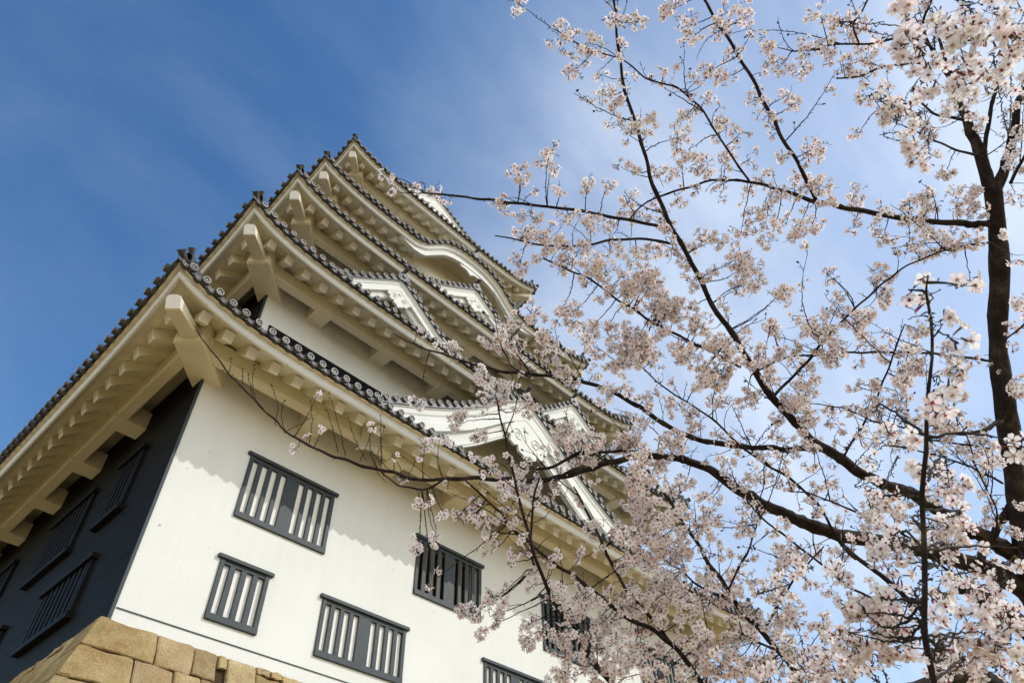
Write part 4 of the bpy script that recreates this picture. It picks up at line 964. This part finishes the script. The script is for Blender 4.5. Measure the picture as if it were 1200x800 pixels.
blobs = []
for line_ in BLOBS.split('\n'):
    for it in line_.split('|'):
        q = [float(t) for t in it.split()]; blobs.append(q)
for _ in range(4000):
    s_ = SAMP[rng.randrange(len(SAMP))]; x, y = s_[1]+rng.gauss(0, 16), s_[2]+rng.gauss(0, 16)
    if len(blobs) > 640: break
    if s_[4] > .03 or y < -5 or y > 805 or x > 1205: continue
    near = min(math.hypot(q[0]-x, q[1]-y) for q in blobs)
    if y < 470 and x > 600 and near > 15: blobs.append([x, y, rng.uniform(8, 16)])
    elif 735 < x < 905 and y > 585 and near > 12: blobs.append([x, y, rng.uniform(12, 19)])
    elif x > 900 and y > 640 and near > 10: blobs.append([x, y, rng.uniform(12, 20)]+([rng.uniform(2.4, 3.2)] if rng.random() < .5 else []))
    elif x > 900 and 470 <= y <= 640 and near > 20 and rng.random() < .5: blobs.append([x, y, rng.uniform(8, 14)])
SPX = np.array([(s_[1], s_[2], s_[3]) for s_ in SAMP])
placed = []
for q in blobs:
    x, y, r_ = q[:3]; hint = q[3] if len(q) > 3 else None
    d2 = np.hypot(SPX[:, 0]-x, SPX[:, 1]-y)
    if hint: d2 = d2+np.abs(SPX[:, 2]-hint)*60
    i = int(np.argmin(d2)); s_ = SAMP[i]
    d = hint if hint else s_[3]+rng.uniform(-.22, .18)
    P = at(x+rng.uniform(-1, 1), y+rng.uniform(-1, 1), d); placed.append((P, r_, d, s_, float(np.hypot(s_[1]-x, s_[2]-y)), hint))
def twig(a, b, r0, r1, bend=.12, buds=True):
    n = max(4, int((b-a).length/.03)); dv = b-a; sd = Vector([rng.gauss(0, 1) for _ in range(3)]); sd = (sd-dv.normalized()*sd.dot(dv.normalized())).normalized()*dv.length*bend
    P = []; 
    for i in range(n+1):
        t = i/n; p = a+dv*t+sd*math.sin(math.pi*t)*1.0+Vector([rng.gauss(0, 1) for _ in range(3)])*.0022*(1 if 0 < i < n else 0); P.append(p)
    addtw(P, [r0+(r1-r0)*i/n for i in range(n+1)], 5)
    if buds:
        for i in range(1, n):
            if rng.random() < .45:
                t = (P[i+1]-P[i-1]).normalized(); s_ = Vector([rng.gauss(0, 1) for _ in range(3)]); s_ = (s_-t*s_.dot(t)).normalized(); l = rng.uniform(.004, .016)
                e = P[i]+(s_+t*.5).normalized()*l; addtw([P[i], e], [.0017, .0013], 4); bud(e, s_+t, rng.uniform(.6, 1.1))
    return P
order = sorted(range(len(placed)), key=lambda i: -placed[i][1])
big = set(order[:100]); restV, restF, restC, rn = [], [], [], 0
for i, (P, r_, d, s_, dist, hint) in enumerate(placed):
    rm = r_*d/FPX
    twig(s_[0], P, .0042 if dist > 20 else .003, .0016, rng.uniform(-.12, .12))
    for _ in range(2 if r_ > 12 else 1):
        e = P+Vector([rng.gauss(0, 1) for _ in range(3)]).normalized()*rm*rng.uniform(.6, 1.25); twig(P, e, .0016, .0011, .1)
    n_u = max(1, int(round((.0105*r_*r_)*(d/4.4)**2*2.2)))
    n_u = min(n_u, 12)
    if r_ < 10: n_u = max(1, int(r_/3.6))
    V, F, Cc = cluster(tuple(P), rm*1.0, n_u, r_ < 10)
    if i in big:
        me = quick_mesh('blossom_cluster', V-np.array(TO), F, np.zeros(len(F)), [M['petal']], Cc, False)
        o = bpy.data.objects.new('blossom_cluster', me); C.objects.link(o); o.parent = TREE
    else:
        restV.append(V); restF.append(np.where(F >= 0, F+rn, -1)); restC.append(Cc); rn += len(V)
# longer crossing shoots, mostly running up and to the left as in the photograph's crown
for t in range(95):
    for _ in range(60):
        s_ = SAMP[rng.randrange(len(SAMP))]
        if .0035 < s_[4] < .03 and 590 < s_[1] < 1200 and 20 < s_[2] < 810 and s_[3] > 3: break
    if s_[2] < 420 and (s_[1] < 720 or rng.random() < .35): continue
    L_ = rng.uniform(.25, .58); a_ = rng.gauss(0, .55); dr = (CU*math.cos(a_-.45)+CR*math.sin(a_-.45)+CF*rng.gauss(0, .3)).normalized()
    P_ = twig(s_[0], s_[0]+dr*L_, .0045, .0016, rng.choice([-1, 1])*rng.uniform(.04, .12))
    for k in range(3, len(P_), 3):
        if rng.random() < .7:
            e = P_[k]+(dr*.6+Vector([rng.gauss(0, .7) for _ in range(3)])).normalized()*rng.uniform(.03, .10); Q_ = twig(P_[k], e, .0022, .0012, .1)
            if rng.random() < .38:
                V, F, Cc = cluster(tuple(e), .014, rng.choice([1, 2]), True); restV.append(V); restF.append(np.where(F >= 0, F+rn, -1)); restC.append(Cc); rn += len(V)
            else:
                for _ in range(4): bud(e, (e-P_[k]).normalized()+Vector([rng.gauss(0, .7) for _ in range(3)]), rng.uniform(1.1, 1.7))
# loose twigs filling the crown, some bare, some with a small umbel at the end
for t in range(560):
    for _ in range(40):
        s_ = SAMP[rng.randrange(len(SAMP))]
        if s_[4] < .03 and 440 < s_[1] < 1210 and -10 < s_[2] < 810 and s_[3] > 2.5: break
    if s_[1] < 600 and rng.random() < .75: continue
    if s_[2] < 500 and rng.random() < .35: continue
    L_ = rng.uniform(.06, .24); dr = (CU*rng.gauss(.5, .7)+CR*rng.gauss(-.3, .8)+CF*rng.gauss(0, .4)).normalized()
    P_ = twig(s_[0], s_[0]+dr*L_, .003, .0013, .15)
    if rng.random() < .6 and s_[1] > 560:
        V, F, Cc = cluster(tuple(P_[-1]), .012, rng.choice([1, 1, 2]), True); restV.append(V); restF.append(np.where(F >= 0, F+rn, -1)); restC.append(Cc); rn += len(V)
# bare spurs on the long left-hand twig
for (x0_, y0_, x1_, y1_) in [(362,522,364,470),(396,530,383,480),(405,534,386,461),(430,540,409,490),(422,540,436,505),(447,545,446,488),(447,545,450,500),(478,556,487,538),(470,556,460,535),(300,472,298,428),(295,462,291,440),(285,450,284,432),(322,497,318,452),(336,507,333,470),(268,436,270,420),(333,507,352,497),(505,560,470,533),(460,553,436,530)]:
    a = at(x0_, y0_, 4.98); e = at(x1_, y1_, 4.9); P_ = twig(a, e, .003, .0018, rng.uniform(-.12, .12))
    for _ in range(2): bud(e, (e-a).normalized()+Vector([rng.gauss(0, .6) for _ in range(3)]), 1.4)
me = quick_mesh('blossoms', np.concatenate(restV)-np.array(TO), np.concatenate(restF), np.zeros(sum(len(f) for f in restF)), [M['petal']], np.concatenate(restC), False)
o = bpy.data.objects.new('blossoms', me); C.objects.link(o); o.parent = TREE; o['kind'] = 'stuff'; o['label'] = 'smaller clusters of pale pink flowers and red buds'
me = quick_mesh('twigs', np.array([tuple(v-TO) for v in twV]), twF, np.zeros(len(twF)), [M['bark']]); o = bpy.data.objects.new('twigs', me); C.objects.link(o); o.parent = TREE; o['kind'] = 'stuff'
